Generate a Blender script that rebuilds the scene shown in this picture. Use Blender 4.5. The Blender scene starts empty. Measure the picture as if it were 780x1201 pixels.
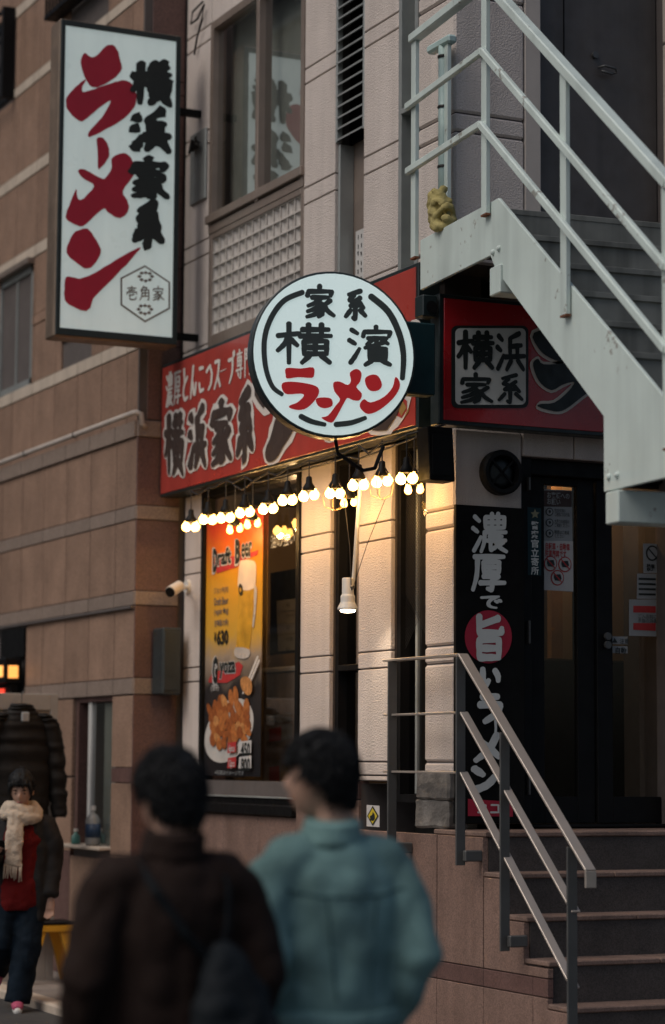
import bpy, bmesh, math, random
from mathutils import Vector, Matrix, noise
random.seed(7)
R = math.radians
scene = bpy.context.scene
C = scene.collection

# ------------------------------------------------------------------ camera
YAW, PITCH, ROLL = R(25.5), R(6.09), R(0.4)
FPX, PCX, PCY = 2762.0, 390.0, 600.5           # 85 mm lens on a 24 mm wide frame, photo pixels
v_ = Vector((math.sin(YAW)*math.cos(PITCH), math.cos(YAW)*math.cos(PITCH), math.sin(PITCH)))
r0 = Vector((math.cos(YAW), -math.sin(YAW), 0)); u0 = r0.cross(v_)
r_ = r0*math.cos(ROLL) + u0*math.sin(ROLL); u_ = u0*math.cos(ROLL) - r0*math.sin(ROLL)
CAM = Vector((-6.240, -11.508, 1.62))
cd = bpy.data.cameras.new('camera'); cam = bpy.data.objects.new('camera', cd); C.objects.link(cam)
m3 = Matrix((r_, u_, -v_)).transposed()
cam.matrix_world = Matrix.Translation(CAM) @ m3.to_4x4()
cd.sensor_fit = 'HORIZONTAL'; cd.sensor_width = 24; cd.lens = 85
cd.clip_start = 0.1; cd.clip_end = 400
cd.dof.use_dof = True; cd.dof.focus_distance = 13.0; cd.dof.aperture_fstop = 1.45
scene.camera = cam

# ------------------------------------------------------------------ world, sun, exposure
w = bpy.data.worlds.new('World'); scene.world = w; w.use_nodes = True
nt = w.node_tree; bg = nt.nodes['Background']
sky = nt.nodes.new('ShaderNodeTexSky'); sky.sky_type = 'NISHITA'; sky.sun_disc = False
SUN_EL, SUN_AZ = R(52), R(262)
sky.sun_elevation = SUN_EL; sky.sun_rotation = SUN_AZ; sky.dust_density = 4.0; sky.air_density = 1.0; sky.ozone_density = 1.0
nt.links.new(sky.outputs[0], bg.inputs[0]); bg.inputs[1].default_value = 0.05
sd = bpy.data.lights.new('sun', 'SUN'); sun = bpy.data.objects.new('sun', sd); C.objects.link(sun)
sd.energy = 0.75; sd.angle = R(40); sd.color = (1, .95, .89)
sdir = Vector((math.sin(SUN_AZ)*math.cos(SUN_EL), math.cos(SUN_AZ)*math.cos(SUN_EL), math.sin(SUN_EL)))
sun.rotation_euler = (-sdir).to_track_quat('-Z', 'Y').to_euler(); sun.location = (0, -20, 30)
scene.view_settings.view_transform = 'Standard'; scene.view_settings.look = 'None'
scene.view_settings.gamma = 1; scene.view_settings.exposure = 0.55
scene.view_settings.use_curve_mapping = False

# ------------------------------------------------------------------ measuring: a photo pixel on a real plane
def ray(px, py): return v_ + r_*((px-PCX)/FPX) + u_*((PCY-py)/FPX)
def onplane(px, py, p0, n):
    d = ray(px, py); n = Vector(n); k = n.dot(Vector(p0)-CAM)/n.dot(d); return CAM + d*k
def A(px, py, X=0.0): return onplane(px, py, (X, 0, 0), (1, 0, 0))
def B(px, py, Y=0.0): return onplane(px, py, (0, Y, 0), (0, 1, 0))

# ------------------------------------------------------------------ materials
MATS = {}
def mat(name, col, rough=.6, metal=0, var=.12, vscale=6, bump=0, bscale=120, spec=.5, speck=None, objvar=0, emit=None, estr=0, streak=0, coat=0, chips=0):
    if name in MATS: return MATS[name]
    m = bpy.data.materials.new(name); m.use_nodes = True; n = m.node_tree.nodes; l = m.node_tree.links
    b = n['Principled BSDF']; b.inputs['Roughness'].default_value = rough; b.inputs['Metallic'].default_value = metal
    b.inputs['Specular IOR Level'].default_value = spec; b.inputs['Coat Weight'].default_value = coat
    tc = n.new('ShaderNodeTexCoord'); src = tc.outputs['Object']
    oi = n.new('ShaderNodeObjectInfo')
    add = n.new('ShaderNodeVectorMath'); add.operation = 'ADD'
    l.new(src, add.inputs[0]); l.new(oi.outputs['Location'], add.inputs[1]); src = add.outputs[0]
    def noi(scale, det=5):
        t = n.new('ShaderNodeTexNoise'); t.inputs['Scale'].default_value = scale; t.inputs['Detail'].default_value = det
        l.new(src, t.inputs['Vector']); return t.outputs['Fac']
    def mapr(f, a, b_, lo=.3, hi=.7):
        t = n.new('ShaderNodeMapRange'); t.inputs[1].default_value = lo; t.inputs[2].default_value = hi
        t.inputs[3].default_value = a; t.inputs[4].default_value = b_; l.new(f, t.inputs[0]); return t.outputs[0]
    def mulc(cs, f):
        t = n.new('ShaderNodeVectorMath'); t.operation = 'SCALE'; l.new(cs, t.inputs[0]); l.new(f, t.inputs['Scale']); return t.outputs[0]
    rgb = n.new('ShaderNodeRGB'); rgb.outputs[0].default_value = (*col, 1); cur = rgb.outputs[0]
    if speck:
        vo = n.new('ShaderNodeTexVoronoi'); vo.inputs['Scale'].default_value = speck[0]; l.new(src, vo.inputs['Vector'])
        sep = n.new('ShaderNodeSeparateColor'); l.new(vo.outputs['Color'], sep.inputs[0])
        cur = mulc(cur, mapr(sep.outputs[0], 1-speck[1], 1+speck[1], 0, 1))
    if var: cur = mulc(cur, mapr(noi(vscale), 1-var, 1+var))
    if streak:
        mp = n.new('ShaderNodeMapping'); mp.inputs['Scale'].default_value = (9, 9, .7); l.new(src, mp.inputs[0])
        t = n.new('ShaderNodeTexNoise'); t.inputs['Scale'].default_value = .8; t.inputs['Detail'].default_value = 3; l.new(mp.outputs[0], t.inputs['Vector'])
        cur = mulc(cur, mapr(t.outputs['Fac'], 1-streak, 1.04, .3, .55))
    if chips:
        ca = noi(chips, 6); cb2 = noi(chips*.16, 2); mu = n.new('ShaderNodeMath'); mu.operation = 'MULTIPLY'; l.new(ca, mu.inputs[0]); l.new(cb2, mu.inputs[1])
        mxc = n.new('ShaderNodeMix'); mxc.data_type = 'RGBA'; l.new(mapr(mu.outputs[0], 0, .6, .375, .42), mxc.inputs[0]); l.new(cur, mxc.inputs[6]); mxc.inputs[7].default_value = (.13,.075,.05,1); cur = mxc.outputs[2]
    if objvar: cur = mulc(cur, mapr(oi.outputs['Random'], 1-objvar, 1+objvar, 0, 1))
    l.new(cur, b.inputs['Base Color'])
    l.new(mapr(noi(vscale*2.3, 3), max(rough-.1, .03), min(rough+.12, 1)), b.inputs['Roughness'])
    if bump:
        bp = n.new('ShaderNodeBump'); bp.inputs['Strength'].default_value = bump; bp.inputs['Distance'].default_value = .01
        l.new(noi(bscale, 4), bp.inputs['Height']); l.new(bp.outputs[0], b.inputs['Normal'])
    if emit: b.inputs['Emission Color'].default_value = (*emit, 1); b.inputs['Emission Strength'].default_value = estr
    MATS[name] = m; return m
def glass(name, tint, refl=1.0, rough=.02, f0=.05):
    m = bpy.data.materials.new(name); m.use_nodes = True; n = m.node_tree.nodes; l = m.node_tree.links
    n.remove(n['Principled BSDF']); o = n['Material Output']
    t = n.new('ShaderNodeBsdfTransparent'); t.inputs[0].default_value = (*tint, 1)
    g = n.new('ShaderNodeBsdfGlossy'); g.inputs['Roughness'].default_value = rough; g.inputs[0].default_value = (refl, refl, refl, 1)
    lw = n.new('ShaderNodeLayerWeight'); lw.inputs[0].default_value = .5       # facing: the same from both sides of the pane
    pw = n.new('ShaderNodeMath'); pw.operation = 'POWER'; l.new(lw.outputs['Facing'], pw.inputs[0]); pw.inputs[1].default_value = 4.0
    f = n.new('ShaderNodeMath'); f.operation = 'MULTIPLY_ADD'; l.new(pw.outputs[0], f.inputs[0]); f.inputs[1].default_value = 1-f0; f.inputs[2].default_value = f0
    mx = n.new('ShaderNodeMixShader'); l.new(f.outputs[0], mx.inputs[0]); l.new(t.outputs[0], mx.inputs[1]); l.new(g.outputs[0], mx.inputs[2])
    l.new(mx.outputs[0], o.inputs[0]); return m
M = dict(
 stucco=mat('stucco', (.60,.53,.485), .9, var=.06, vscale=3, bump=.9, bscale=95, streak=.07, objvar=.03, spec=.2),
 joint=mat('joint', (.10,.085,.08), .9, var=.1),
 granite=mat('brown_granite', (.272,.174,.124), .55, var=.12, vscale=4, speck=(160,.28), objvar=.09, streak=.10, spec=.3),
 granite_band=mat('grey_granite', (.25,.19,.155), .5, var=.08, speck=(160,.25), objvar=.05),
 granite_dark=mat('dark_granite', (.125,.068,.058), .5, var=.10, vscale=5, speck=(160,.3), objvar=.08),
 granite_step=mat('step_granite', (.062,.052,.047), .7, var=.2, speck=(170,.3), objvar=.05),
 nosing=mat('step_nosing', (.20,.132,.105), .65, var=.25, speck=(140,.2)),
 base_granite=mat('base_granite', (.205,.130,.103), .5, var=.10, vscale=5, speck=(150,.30), objvar=.08, streak=.15),
 stripe=mat('pale_stripe', (.50,.42,.34), .7, var=.1, streak=.1),
 stone=mat('rough_stone', (.17,.155,.14), .9, var=.35, vscale=9, bump=1.0, bscale=30),
 mint=mat('mint_paint', (.56,.645,.61), .42, var=.05, vscale=4, streak=.11, bump=.02, bscale=60, chips=22),
 mint_pipe=mat('mint_pipe', (.40,.53,.51), .45, var=.08, streak=.12),
 rust=mat('rust', (.16,.06,.03), .9, var=.4, vscale=40),
 treadgrey=mat('painted_riser', (.20,.205,.188), .8, spec=.2, var=.15, vscale=5, streak=.45),
 steel=mat('grey_steel', (.10,.10,.098), .5, metal=.4, var=.12),
 rail=mat('rail_bar', (.47,.41,.36), .38, metal=.5, var=.08),
 black=mat('black_paint', (.007,.007,.0075), .5, var=.2, spec=.15),
 blackmatte=mat('black_matte', (.006,.006,.006), .8, var=.2, spec=.15),
 signframe=mat('sign_frame', (.012,.022,.024), .4, var=.2),
 signside=mat('sign_side', (.21,.155,.115), .5, metal=.3, var=.15, streak=.25),
 teal=mat('teal_box', (.008,.032,.040), .5, var=.15, spec=.25),
 signwhite=mat('sign_white', (.62,.67,.65), .35, var=.04, vscale=3, streak=.05, coat=.3, emit=(.78,.97,.95), estr=.16),
 signglow=mat('lit_acrylic', (.60,.66,.65), .3, var=.04, emit=(.78,.97,.95), estr=.30),
 red=mat('letter_red', (.40,.010,.036), .45, var=.06),
 redlit=mat('letter_red_lit', (.50,.015,.02), .4, var=.05, emit=(.8,.03,.03), estr=.10),
 ink=mat('letter_ink', (.012,.017,.017), .45, var=.1),
 inklit=mat('letter_ink_lit', (.045,.055,.052), .4, var=.1),
 inkbrown=mat('letter_brown_ink', (.055,.036,.030), .5, var=.1),
 logo=mat('logo_brown', (.15,.11,.09), .5, var=.1),
 redsign=mat('red_sign_sheet', (.40,.048,.036), .35, var=.06, vscale=2, streak=.10, coat=.25),
 redsignb=mat('shaded_red_sign_sheet', (.42,.012,.018), .22, var=.06, vscale=2, coat=.4),  # darker than the street fascia red: shade is put into the colour
 cream=mat('letter_cream', (.66,.61,.56), .55, var=.06),
 white=mat('letter_white', (.62,.64,.62), .55, var=.08),
 gold=mat('gold', (.34,.20,.06), .45, var=.1),
 alu=mat('window_metal', (.27,.215,.18), .4, metal=.4, var=.08),
 alugrey=mat('grey_window_metal', (.34,.36,.35), .4, metal=.4, var=.08),
 lattice=mat('lattice_plastic', (.50,.46,.42), .5, var=.05),
 curtain=mat('pale_curtain', (.50,.47,.43), .9, var=.06),
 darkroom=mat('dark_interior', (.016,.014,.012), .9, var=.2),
 wood=mat('warm_wood', (.36,.20,.09), .5, var=.15, streak=.2),
 doorpaint=mat('dark_door_paint', (.080,.070,.065), .5, var=.15, streak=.25),
 beige=mat('beige_paint', (.50,.44,.39), .6, var=.06, streak=.10),
 ochre=mat('ochre_wall', (.42,.30,.17), .7, var=.06),
 asphalt=mat('asphalt', (.045,.044,.043), .85, var=.25, vscale=2, bump=.6, bscale=180, speck=(300,.3)),
 paving=mat('paving', (.22,.19,.17), .8, var=.12, speck=(120,.15), objvar=.1),
 roadpaint=mat('road_paint', (.55,.53,.50), .7, var=.25, vscale=12),
 greybox=mat('grey_box', (.022,.029,.031), .5, var=.1),
 plastic=mat('white_plastic', (.60,.59,.56), .4, var=.05),
 yellow=mat('yellow_paint', (.66,.33,.02), .45, var=.12),
 paper=mat('paper', (.52,.50,.48), .7, var=.06),
 papergrey=mat('grey_paper', (.30,.31,.31), .7, var=.1),
 printred=mat('print_red', (.42,.03,.03), .6, var=.1),
 printblue=mat('print_blue', (.04,.07,.12), .6, var=.1),
 cable=mat('cable', (.015,.013,.012), .6, var=.1),
 bulb=mat('warm_bulb', (.9,.8,.6), .2, var=0, emit=(1.0,.53,.11), estr=9),
 bulbmirror=mat('bulb_reflection', (.9,.8,.6), .2, var=0, emit=(1.0,.48,.08), estr=6),
 spotlens=mat('spot_lens', (.9,.85,.7), .2, var=0, emit=(1.0,.80,.55), estr=12),
 lantern=mat('lantern_glow', (.9,.6,.3), .4, var=0, emit=(1.0,.36,.06), estr=1.0),
 signred=mat('red_glow', (.6,.05,.03), .4, var=0, emit=(1.0,.06,.03), estr=.9),
 cloth=mat('yellow_cloth', (.34,.285,.11), .95, var=.25, vscale=12, bump=.6, bscale=60),
 straw=mat('dry_straw', (.05,.045,.03), .95, var=.3),
 skin=mat('skin', (.42,.25,.18), .5, var=.06),
 hair=mat('black_hair', (.005,.0053,.006), .6, var=.3, vscale=30, bump=.4, bscale=120, spec=.25),
 brownjacket=mat('brown_jacket', (.020,.012,.0095), .9, spec=.15, var=.2, vscale=8, bump=.35, bscale=60),
 denim=mat('washed_denim', (.155,.265,.258), .95, spec=.15, var=.35, vscale=4, bump=.25, bscale=300),
 bagcloth=mat('navy_nylon', (.004,.0065,.009), .75, spec=.2, var=.2, bump=.2, bscale=80),
 trousers=mat('dark_trousers', (.010,.011,.014), .9, spec=.12, var=.2, vscale=9, bump=.3, bscale=40),
 jeans=mat('navy_jeans', (.007,.013,.021), .9, spec=.12, var=.25, vscale=9, bump=.3, bscale=40),
 redknit=mat('red_knit', (.105,.008,.008), .95, spec=.1, var=.15, bump=.4, bscale=150),
 leather=mat('black_leather', (.013,.012,.012), .7, var=.25, bump=.2, bscale=30, spec=.25),
 scarf=mat('cream_wool', (.50,.41,.32), .95, spec=.1, var=.10, vscale=14, bump=.6, bscale=90),
 pink=mat('pink_suede', (.40,.07,.14), .8, var=.1),
 puffer=mat('black_nylon', (.011,.0095,.0085), .7, spec=.25, var=.2, bump=.2, bscale=45),
 bluelabel=mat('blue_label', (.015,.04,.09), .5, var=.1),
 bottlewhite=mat('translucent_bottle', (.24,.24,.23), .4, var=.1),
 bottlegreen=mat('green_bottle', (.05,.16,.14), .3, var=.1),
)
M['glass'] = glass('window_glass', (.88,.88,.86), 1.0, f0=.11)
M['darkglass'] = glass('tinted_glass', (.62,.62,.60), 1.0, f0=.04)
M['upglass'] = glass('upper_glass', (.62,.66,.64), 1.0, f0=.24)

# ------------------------------------------------------------------ mesh helpers
class MB:
    def __init__(s): s.v = []; s.f = []
    def face(s, pts):
        k = len(s.v); s.v += [Vector(p) for p in pts]; s.f.append(list(range(k, k+len(pts)))); return s
    def box(s, x0, x1, y0, y1, z0, z1):
        k = len(s.v)
        s.v += [Vector(p) for p in ((x0,y0,z0),(x1,y0,z0),(x1,y1,z0),(x0,y1,z0),(x0,y0,z1),(x1,y0,z1),(x1,y1,z1),(x0,y1,z1))]
        s.f += [[k+i for i in q] for q in ((3,2,1,0),(4,5,6,7),(0,1,5,4),(1,2,6,5),(2,3,7,6),(3,0,4,7))]; return s
    def prism(s, pts, d):            # polygon pts (3-D, planar) extruded by vector d
        d = Vector(d); a = [Vector(p) for p in pts]; k = len(s.v); n = len(a)
        s.v += a + [p+d for p in a]
        s.f += [list(range(k+n-1, k-1, -1)), list(range(k+n, k+2*n))]
        s.f += [[k+i, k+(i+1) % n, k+n+(i+1) % n, k+n+i] for i in range(n)]; return s
    def tube(s, path, rad, seg=8, cap=True, squash=None):
        P = [Vector(p) for p in path]; rr = rad if isinstance(rad, (list, tuple)) else [rad]*len(P)
        k = len(s.v); up = None
        for i, p in enumerate(P):
            t = (P[min(i+1, len(P)-1)]-P[max(i-1, 0)]).normalized()
            if up is None:
                up = Vector((0, 0, 1)) if abs(t.z) < .9 else Vector((0, 1, 0))
            a = t.cross(up).normalized(); b = a.cross(t).normalized(); up = b
            for j in range(seg):
                th = 2*math.pi*j/seg
                r2 = rr[i]; ra, rb = (r2 if not isinstance(r2, tuple) else r2[0]), (r2 if not isinstance(r2, tuple) else r2[1])
                s.v.append(p + a*math.cos(th)*ra + b*math.sin(th)*rb)
        for i in range(len(P)-1):
            for j in range(seg):
                s.f.append([k+i*seg+j, k+i*seg+(j+1) % seg, k+(i+1)*seg+(j+1) % seg, k+(i+1)*seg+j])
        if cap:
            s.f.append([k+j for j in range(seg)][::-1]); e = k+(len(P)-1)*seg; s.f.append([e+j for j in range(seg)])
        return s
    def bar(s, a, b, wd, th, up=(0, 0, 1)):   # rectangular bar from a to b: wd across, th along up
        a, b = Vector(a), Vector(b); t = (b-a).normalized(); x = t.cross(Vector(up)).normalized(); y = x.cross(t).normalized()
        q = [x*(-wd/2)+y*(-th/2), x*(wd/2)+y*(-th/2), x*(wd/2)+y*(th/2), x*(-wd/2)+y*(th/2)]
        return s.prism([a+e for e in q], b-a)
    def lathe(s, prof, c=(0, 0, 0), seg=16, axis='Z', open_end=False):
        c = Vector(c); k = len(s.v)
        for (r, h) in prof:
            for j in range(seg):
                th = 2*math.pi*j/seg; a, b = r*math.cos(th), r*math.sin(th)
                s.v.append(c + (Vector((a, b, h)) if axis == 'Z' else Vector((a, h, b)) if axis == 'Y' else Vector((h, a, b))))
        for i in range(len(prof)-1):
            for j in range(seg):
                s.f.append([k+i*seg+j, k+i*seg+(j+1) % seg, k+(i+1)*seg+(j+1) % seg, k+(i+1)*seg+j])
        s.f.append([k+j for j in range(seg)]); e = k+(len(prof)-1)*seg
        if not open_end: s.f.append([e+j for j in range(seg)])
        return s
    def ball(s, c, r, seg=10, rings=7):
        c = Vector(c); r = Vector(r) if isinstance(r, (tuple, list)) else Vector((r, r, r))
        prof = []
        k = len(s.v); s.v.append(c+Vector((0, 0, -r.z)))
        for i in range(1, rings):
            a = -math.pi/2+math.pi*i/rings
            for j in range(seg):
                th = 2*math.pi*j/seg
                s.v.append(c+Vector((r.x*math.cos(a)*math.cos(th), r.y*math.cos(a)*math.sin(th), r.z*math.sin(a))))
        s.v.append(c+Vector((0, 0, r.z))); e = len(s.v)-1
        for j in range(seg):
            s.f.append([k, k+1+(j+1) % seg, k+1+j]); q = k+1+(rings-2)*seg; s.f.append([q+j, q+(j+1) % seg, e])
            for i in range(rings-2):
                a = k+1+i*seg; s.f.append([a+j, a+(j+1) % seg, a+seg+(j+1) % seg, a+seg+j])
        return s
    def mesh(s, name, bevel=0, smooth=False, origin=(0, 0, 0)):
        o = Vector(origin); me = bpy.data.meshes.new(name); me.from_pydata([v-o for v in s.v], [], s.f)
        bm = bmesh.new(); bm.from_mesh(me); bmesh.ops.recalc_face_normals(bm, faces=bm.faces)
        if bevel: bmesh.ops.bevel(bm, geom=bm.edges[:], offset=bevel, segments=1, affect='EDGES', clamp_overlap=True)
        if smooth:
            for f in bm.faces: f.smooth = True
        bm.to_mesh(me); bm.free(); return me
    def build(s, name, m, parent=None, bevel=0, smooth=False, origin=(0, 0, 0)):
        me = s.mesh(name, bevel, smooth, origin); return link(name, me, m, parent, origin)
def link(name, me, m, parent=None, loc=(0, 0, 0), rot=None):
    o = bpy.data.objects.new(name, me); C.objects.link(o)
    if m is not None and not me.materials: me.materials.append(M[m] if isinstance(m, str) else m)
    place(o, parent, loc, rot); return o
def place(o, parent, loc=(0, 0, 0), rot=None):
    o.location = loc
    if rot: o.rotation_euler = rot
    if parent is not None:
        o.parent = parent
        o.matrix_parent_inverse = WORLD[parent.name].inverted() if parent.name in WORLD else Matrix()
    mw = Matrix.Translation(Vector(loc)) @ (o.rotation_euler.to_matrix().to_4x4())
    WORLD[o.name] = mw
WORLD = {}
def tag(o, label, cat, group=None):
    o['label'] = label; o['category'] = cat
    if group: o['group'] = group
    return o
def thing(name, label, cat, loc=(0, 0, 0), group=None):
    o = bpy.data.objects.new(name, None); C.objects.link(o); o.empty_display_size = .1
    place(o, None, loc); return tag(o, label, cat, group)
def struct(o): o['kind'] = 'structure'; return o
def box(name, m, parent, x0, x1, y0, y1, z0, z1, bevel=.004):
    return MB().box(x0, x1, y0, y1, z0, z1).build(name, m, parent, bevel)

# ------------------------------------------------------------------ brush lettering
GL = {
'横': [((3,33),(42,28)), ((23,4),(23,97)), ((22,36),(14,54),(3,68)), ((26,42),(38,56)), ((46,19),(94,19)), ((58,6),(58,33)), ((81,6),(81,33)), ((42,34),(98,34)), ((50,46),(50,77)), ((50,46),(90,46),(90,77)), ((50,61),(90,61)), ((70,36),(70,77)), ((50,76),(90,76)), ((60,80),(46,97)), ((80,80),(96,97))],
'浜': [((10,10),(24,22)), ((5,38),(19,48)), ((8,94),(18,78),(28,60)), ((82,5),(50,17)), ((50,17),(50,62)), ((52,38),(88,35)), ((74,36),(74,62)), ((32,64),(99,62)), ((54,72),(38,96)), ((75,72),(95,96))],
'濱': [((10,10),(24,20)), ((5,36),(19,46)), ((8,94),(18,78),(28,58)), ((64,2),(64,14)), ((36,28),(38,16),(95,16),(92,28)), ((46,32),(88,32)), ((66,32),(64,44)), ((56,36),(44,48)), ((76,36),(90,46)), ((82,42),(60,50),(40,56)), ((50,58),(50,86)), ((50,58),(85,58),(85,86)), ((50,68),(85,68)), ((50,77),(85,77)), ((50,86),(85,86)), ((56,88),(40,99)), ((76,88),(95,99))],
'家': [((50,2),(50,15)), ((10,34),(12,20),(90,20),(86,34)), ((24,38),(78,38)), ((54,40),(36,54),(12,63)), ((44,48),(60,64),(60,86),(46,96)), ((52,60),(34,72),(10,80)), ((56,74),(36,88),(8,96)), ((86,47),(64,62)), ((62,58),(76,78),(97,93))],
'系': [((72,3),(24,15)), ((46,16),(26,32),(56,40)), ((70,25),(30,52),(76,51)), ((64,40),(82,60)), ((50,54),(50,96),(40,91)), ((32,66),(12,88)), ((68,66),(90,86))],
'濃': [((10,10),(24,22)), ((5,38),(19,48)), ((8,94),(18,78),(28,60)), ((40,12),(40,38)), ((40,12),(92,12),(92,38)), ((40,25),(92,25)), ((40,38),(92,38)), ((58,3),(58,38)), ((75,3),(75,38)), ((36,49),(97,49)), ((38,49),(36,74),(28,96)), ((50,59),(86,59)), ((44,69),(96,69)), ((54,70),(54,92),(70,84)), ((90,73),(72,82)), ((66,70),(80,86),(98,96))],
'厚': [((8,9),(95,9)), ((18,9),(15,58),(4,95)), ((36,22),(36,50)), ((36,22),(80,22),(80,50)), ((36,36),(80,36)), ((36,50),(80,50)), ((34,60),(80,60),(60,70)), ((60,70),(60,95),(46,92)), ((24,77),(97,77))],
'で': [((8,22),(88,15)), ((82,16),(50,40),(40,66),(50,86),(76,94)), ((74,44),(82,58)), ((90,38),(98,52))],
'旨': [((78,10),(26,26)), ((26,5),(26,42)), ((26,42),(84,42),(86,32)), ((26,56),(26,96)), ((26,56),(78,56),(78,96)), ((26,75),(78,75)), ((26,95),(78,95))],
'い': [((16,14),(18,62),(30,84),(44,64)), ((72,20),(86,44),(88,66))],
'ラ': [((22,12),(80,12)), ((12,40),(88,38)), ((88,38),(74,70),(32,97))],
'ー': [((8,52),(92,48))],
'｜': [((50,8),(54,50),(48,92))],
'メ': [((80,5),(54,56),(12,94)), ((24,28),(58,54),(86,82))],
'ン': [((12,14),(40,36)), ((10,92),(56,70),(92,22))],
'と': [((34,6),(42,46)), ((84,32),(36,52),(20,76),(44,93),(88,90))],
'ん': [((52,5),(30,54),(8,95)), ((22,70),(46,54),(58,84),(76,90),(95,58))],
'こ': [((22,18),(80,20)), ((20,62),(30,86),(86,85))],
'つ': [((6,34),(60,20),(92,46),(76,76),(38,90))],
'ス': [((14,14),(80,14)), ((80,14),(58,56),(6,94)), ((54,58),(94,94))],
'プ': [((8,24),(74,24)), ((74,24),(64,66),(22,97)), ((84,8),(94,2),(99,12),(90,18),(84,8))],
'専': [((14,14),(86,14)), ((50,1),(50,54)), ((24,25),(24,52)), ((24,25),(76,25),(76,52)), ((24,38),(76,38)), ((24,52),(76,52)), ((4,66),(96,66)), ((68,56),(68,95),(54,92)), ((30,74),(42,88))],
'門': [((12,5),(12,97)), ((12,6),(42,6),(42,38)), ((12,22),(42,22)), ((12,38),(42,38)), ((58,6),(58,38)), ((58,6),(90,6),(90,95),(78,92)), ((58,22),(90,22)), ((58,38),(90,38))],
'店': [((52,1),(52,12)), ((14,16),(96,16)), ((18,16),(16,60),(4,96)), ((56,24),(56,58)), ((56,38),(88,38)), ((36,60),(36,95)), ((36,60),(86,60),(86,95)), ((36,93),(86,93))],
'壱': [((14,14),(86,14)), ((50,1),(50,28)), ((24,29),(76,29)), ((10,56),(10,42),(90,42),(88,56)), ((68,56),(34,66)), ((32,54),(32,86),(48,93),(82,90),(86,76))],
'角': [((40,3),(14,32)), ((36,11),(66,11),(58,26)), ((24,28),(22,70),(6,97)), ((24,28),(82,28),(82,95),(70,92)), ((52,28),(52,70)), ((24,48),(82,48)), ((24,69),(82,69))],
'コ': [((18,20),(80,20),(80,80)), ((14,80),(84,80))],
}
def cr(pts, n=4, closed=False):
    P = [Vector((p[0], p[1])) for p in pts]; out = []; N = len(P)
    for i in range(N if closed else N-1):
        if closed: a, b, c, d = P[i-1], P[i], P[(i+1) % N], P[(i+2) % N]
        else: a, b, c, d = P[max(i-1, 0)], P[i], P[i+1], P[min(i+2, N-1)]
        for k in range(n):
            t = k/n; out.append(.5*((2*b)+(c-a)*t+(2*a-5*b+4*c-d)*t*t+(3*b-a-3*c+d)*t**3))
    if not closed: out.append(P[-1])
    return out
def split_stroke(pts):
    P = [Vector(p) for p in pts]; segs = [[P[0]]]
    for i in range(1, len(P)):
        segs[-1].append(P[i])
        if i < len(P)-1 and (P[i]-P[i-1]).angle(P[i+1]-P[i]) > R(50): segs.append([P[i]])
    return segs
def stroke_outlines(pts, wd, rng, rough=0.0, asp=1.0):
    """2-D outlines (em units) of one brush stroke; asp squeezes x so stroke width stays even on narrow glyphs"""
    res = []
    for sg in split_stroke(pts):
        sg = [Vector((p.x*asp, p.y)) for p in sg]
        path = cr(sg, 5); n = len(path); L = []; Rr = []
        for i, p in enumerate(path):
            t = path[min(i+1, n-1)]-path[max(i-1, 0)]; t.normalize(); nn = Vector((-t.y, t.x)); u = i/max(n-1, 1)
            h = wd*.5*(1.0+.16*math.sin(2.6*u+.6)-.14*u)*(1+rng.uniform(-rough, rough))
            if rough > .09: h *= 1.30-.55*u
            L.append(p+nn*h); Rr.append(p-nn*h)
        def capp(c, t, h):
            nn = Vector((-t.y, t.x)); return [c+(-nn*math.cos(a)*h)+(t*math.sin(a)*h*.8) for a in (R(35), R(75), R(110), R(145))]
        t1 = (path[-1]-path[-2]).normalized(); t0 = (path[0]-path[1]).normalized()
        o = L + [Vector(q) for q in capp(path[-1], t1, wd*(.46 if rough <= .09 else .26))][::-1] + Rr[::-1] + [Vector(q) for q in capp(path[0], t0, wd*.5)][::-1]
        res.append([Vector((q.x/asp, q.y)) for q in o])
    return res
def glyph(ch, quad, plane, m, parent, wd=12, outline=0, outm=None, rough=.05, off=.003, asp=1.0, name='character'):
    """draw one character inside a photo quad TL,TR,BR,BL lying on plane=(point, normal)"""
    rng = random.Random(ord(ch)*13+int(quad[0][0])); TL, TR, BR, BL = [Vector(q) for q in quad]; p0, nrm = Vector(plane[0]), Vector(plane[1]).normalized()
    if nrm.dot(CAM-p0) < 0: nrm = -nrm
    def w3(q, k):
        u, v = q.x/100, q.y/100; p = (TL*(1-u)+TR*u)*(1-v)+(BL*(1-u)+BR*u)*v
        return onplane(p.x, p.y, p0, nrm)+nrm*k
    def emit(width, base):
        mb = MB(); k = 0
        for st in GL[ch]:
            for o in stroke_outlines(st, width, rng, rough, asp):
                mb.face([w3(q, base+(.00018*k)) for q in o]); k += 1
        return mb
    if outline:
        c = w3(Vector((50, 50)), 0); emit(wd+outline, off).build(name+'_outline', outm, parent, origin=c); off += .0055
    c = w3(Vector((50, 50)), 0)
    return emit(wd, off).build(name, m, parent, origin=c)
def rect(x0, y0, x1, y1): return [(x0, y0), (x1, y0), (x1, y1), (x0, y1)]
def cropq(q, ox, oy, s): return [(ox+x/s, oy+y/s) for x, y in q]
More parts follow.
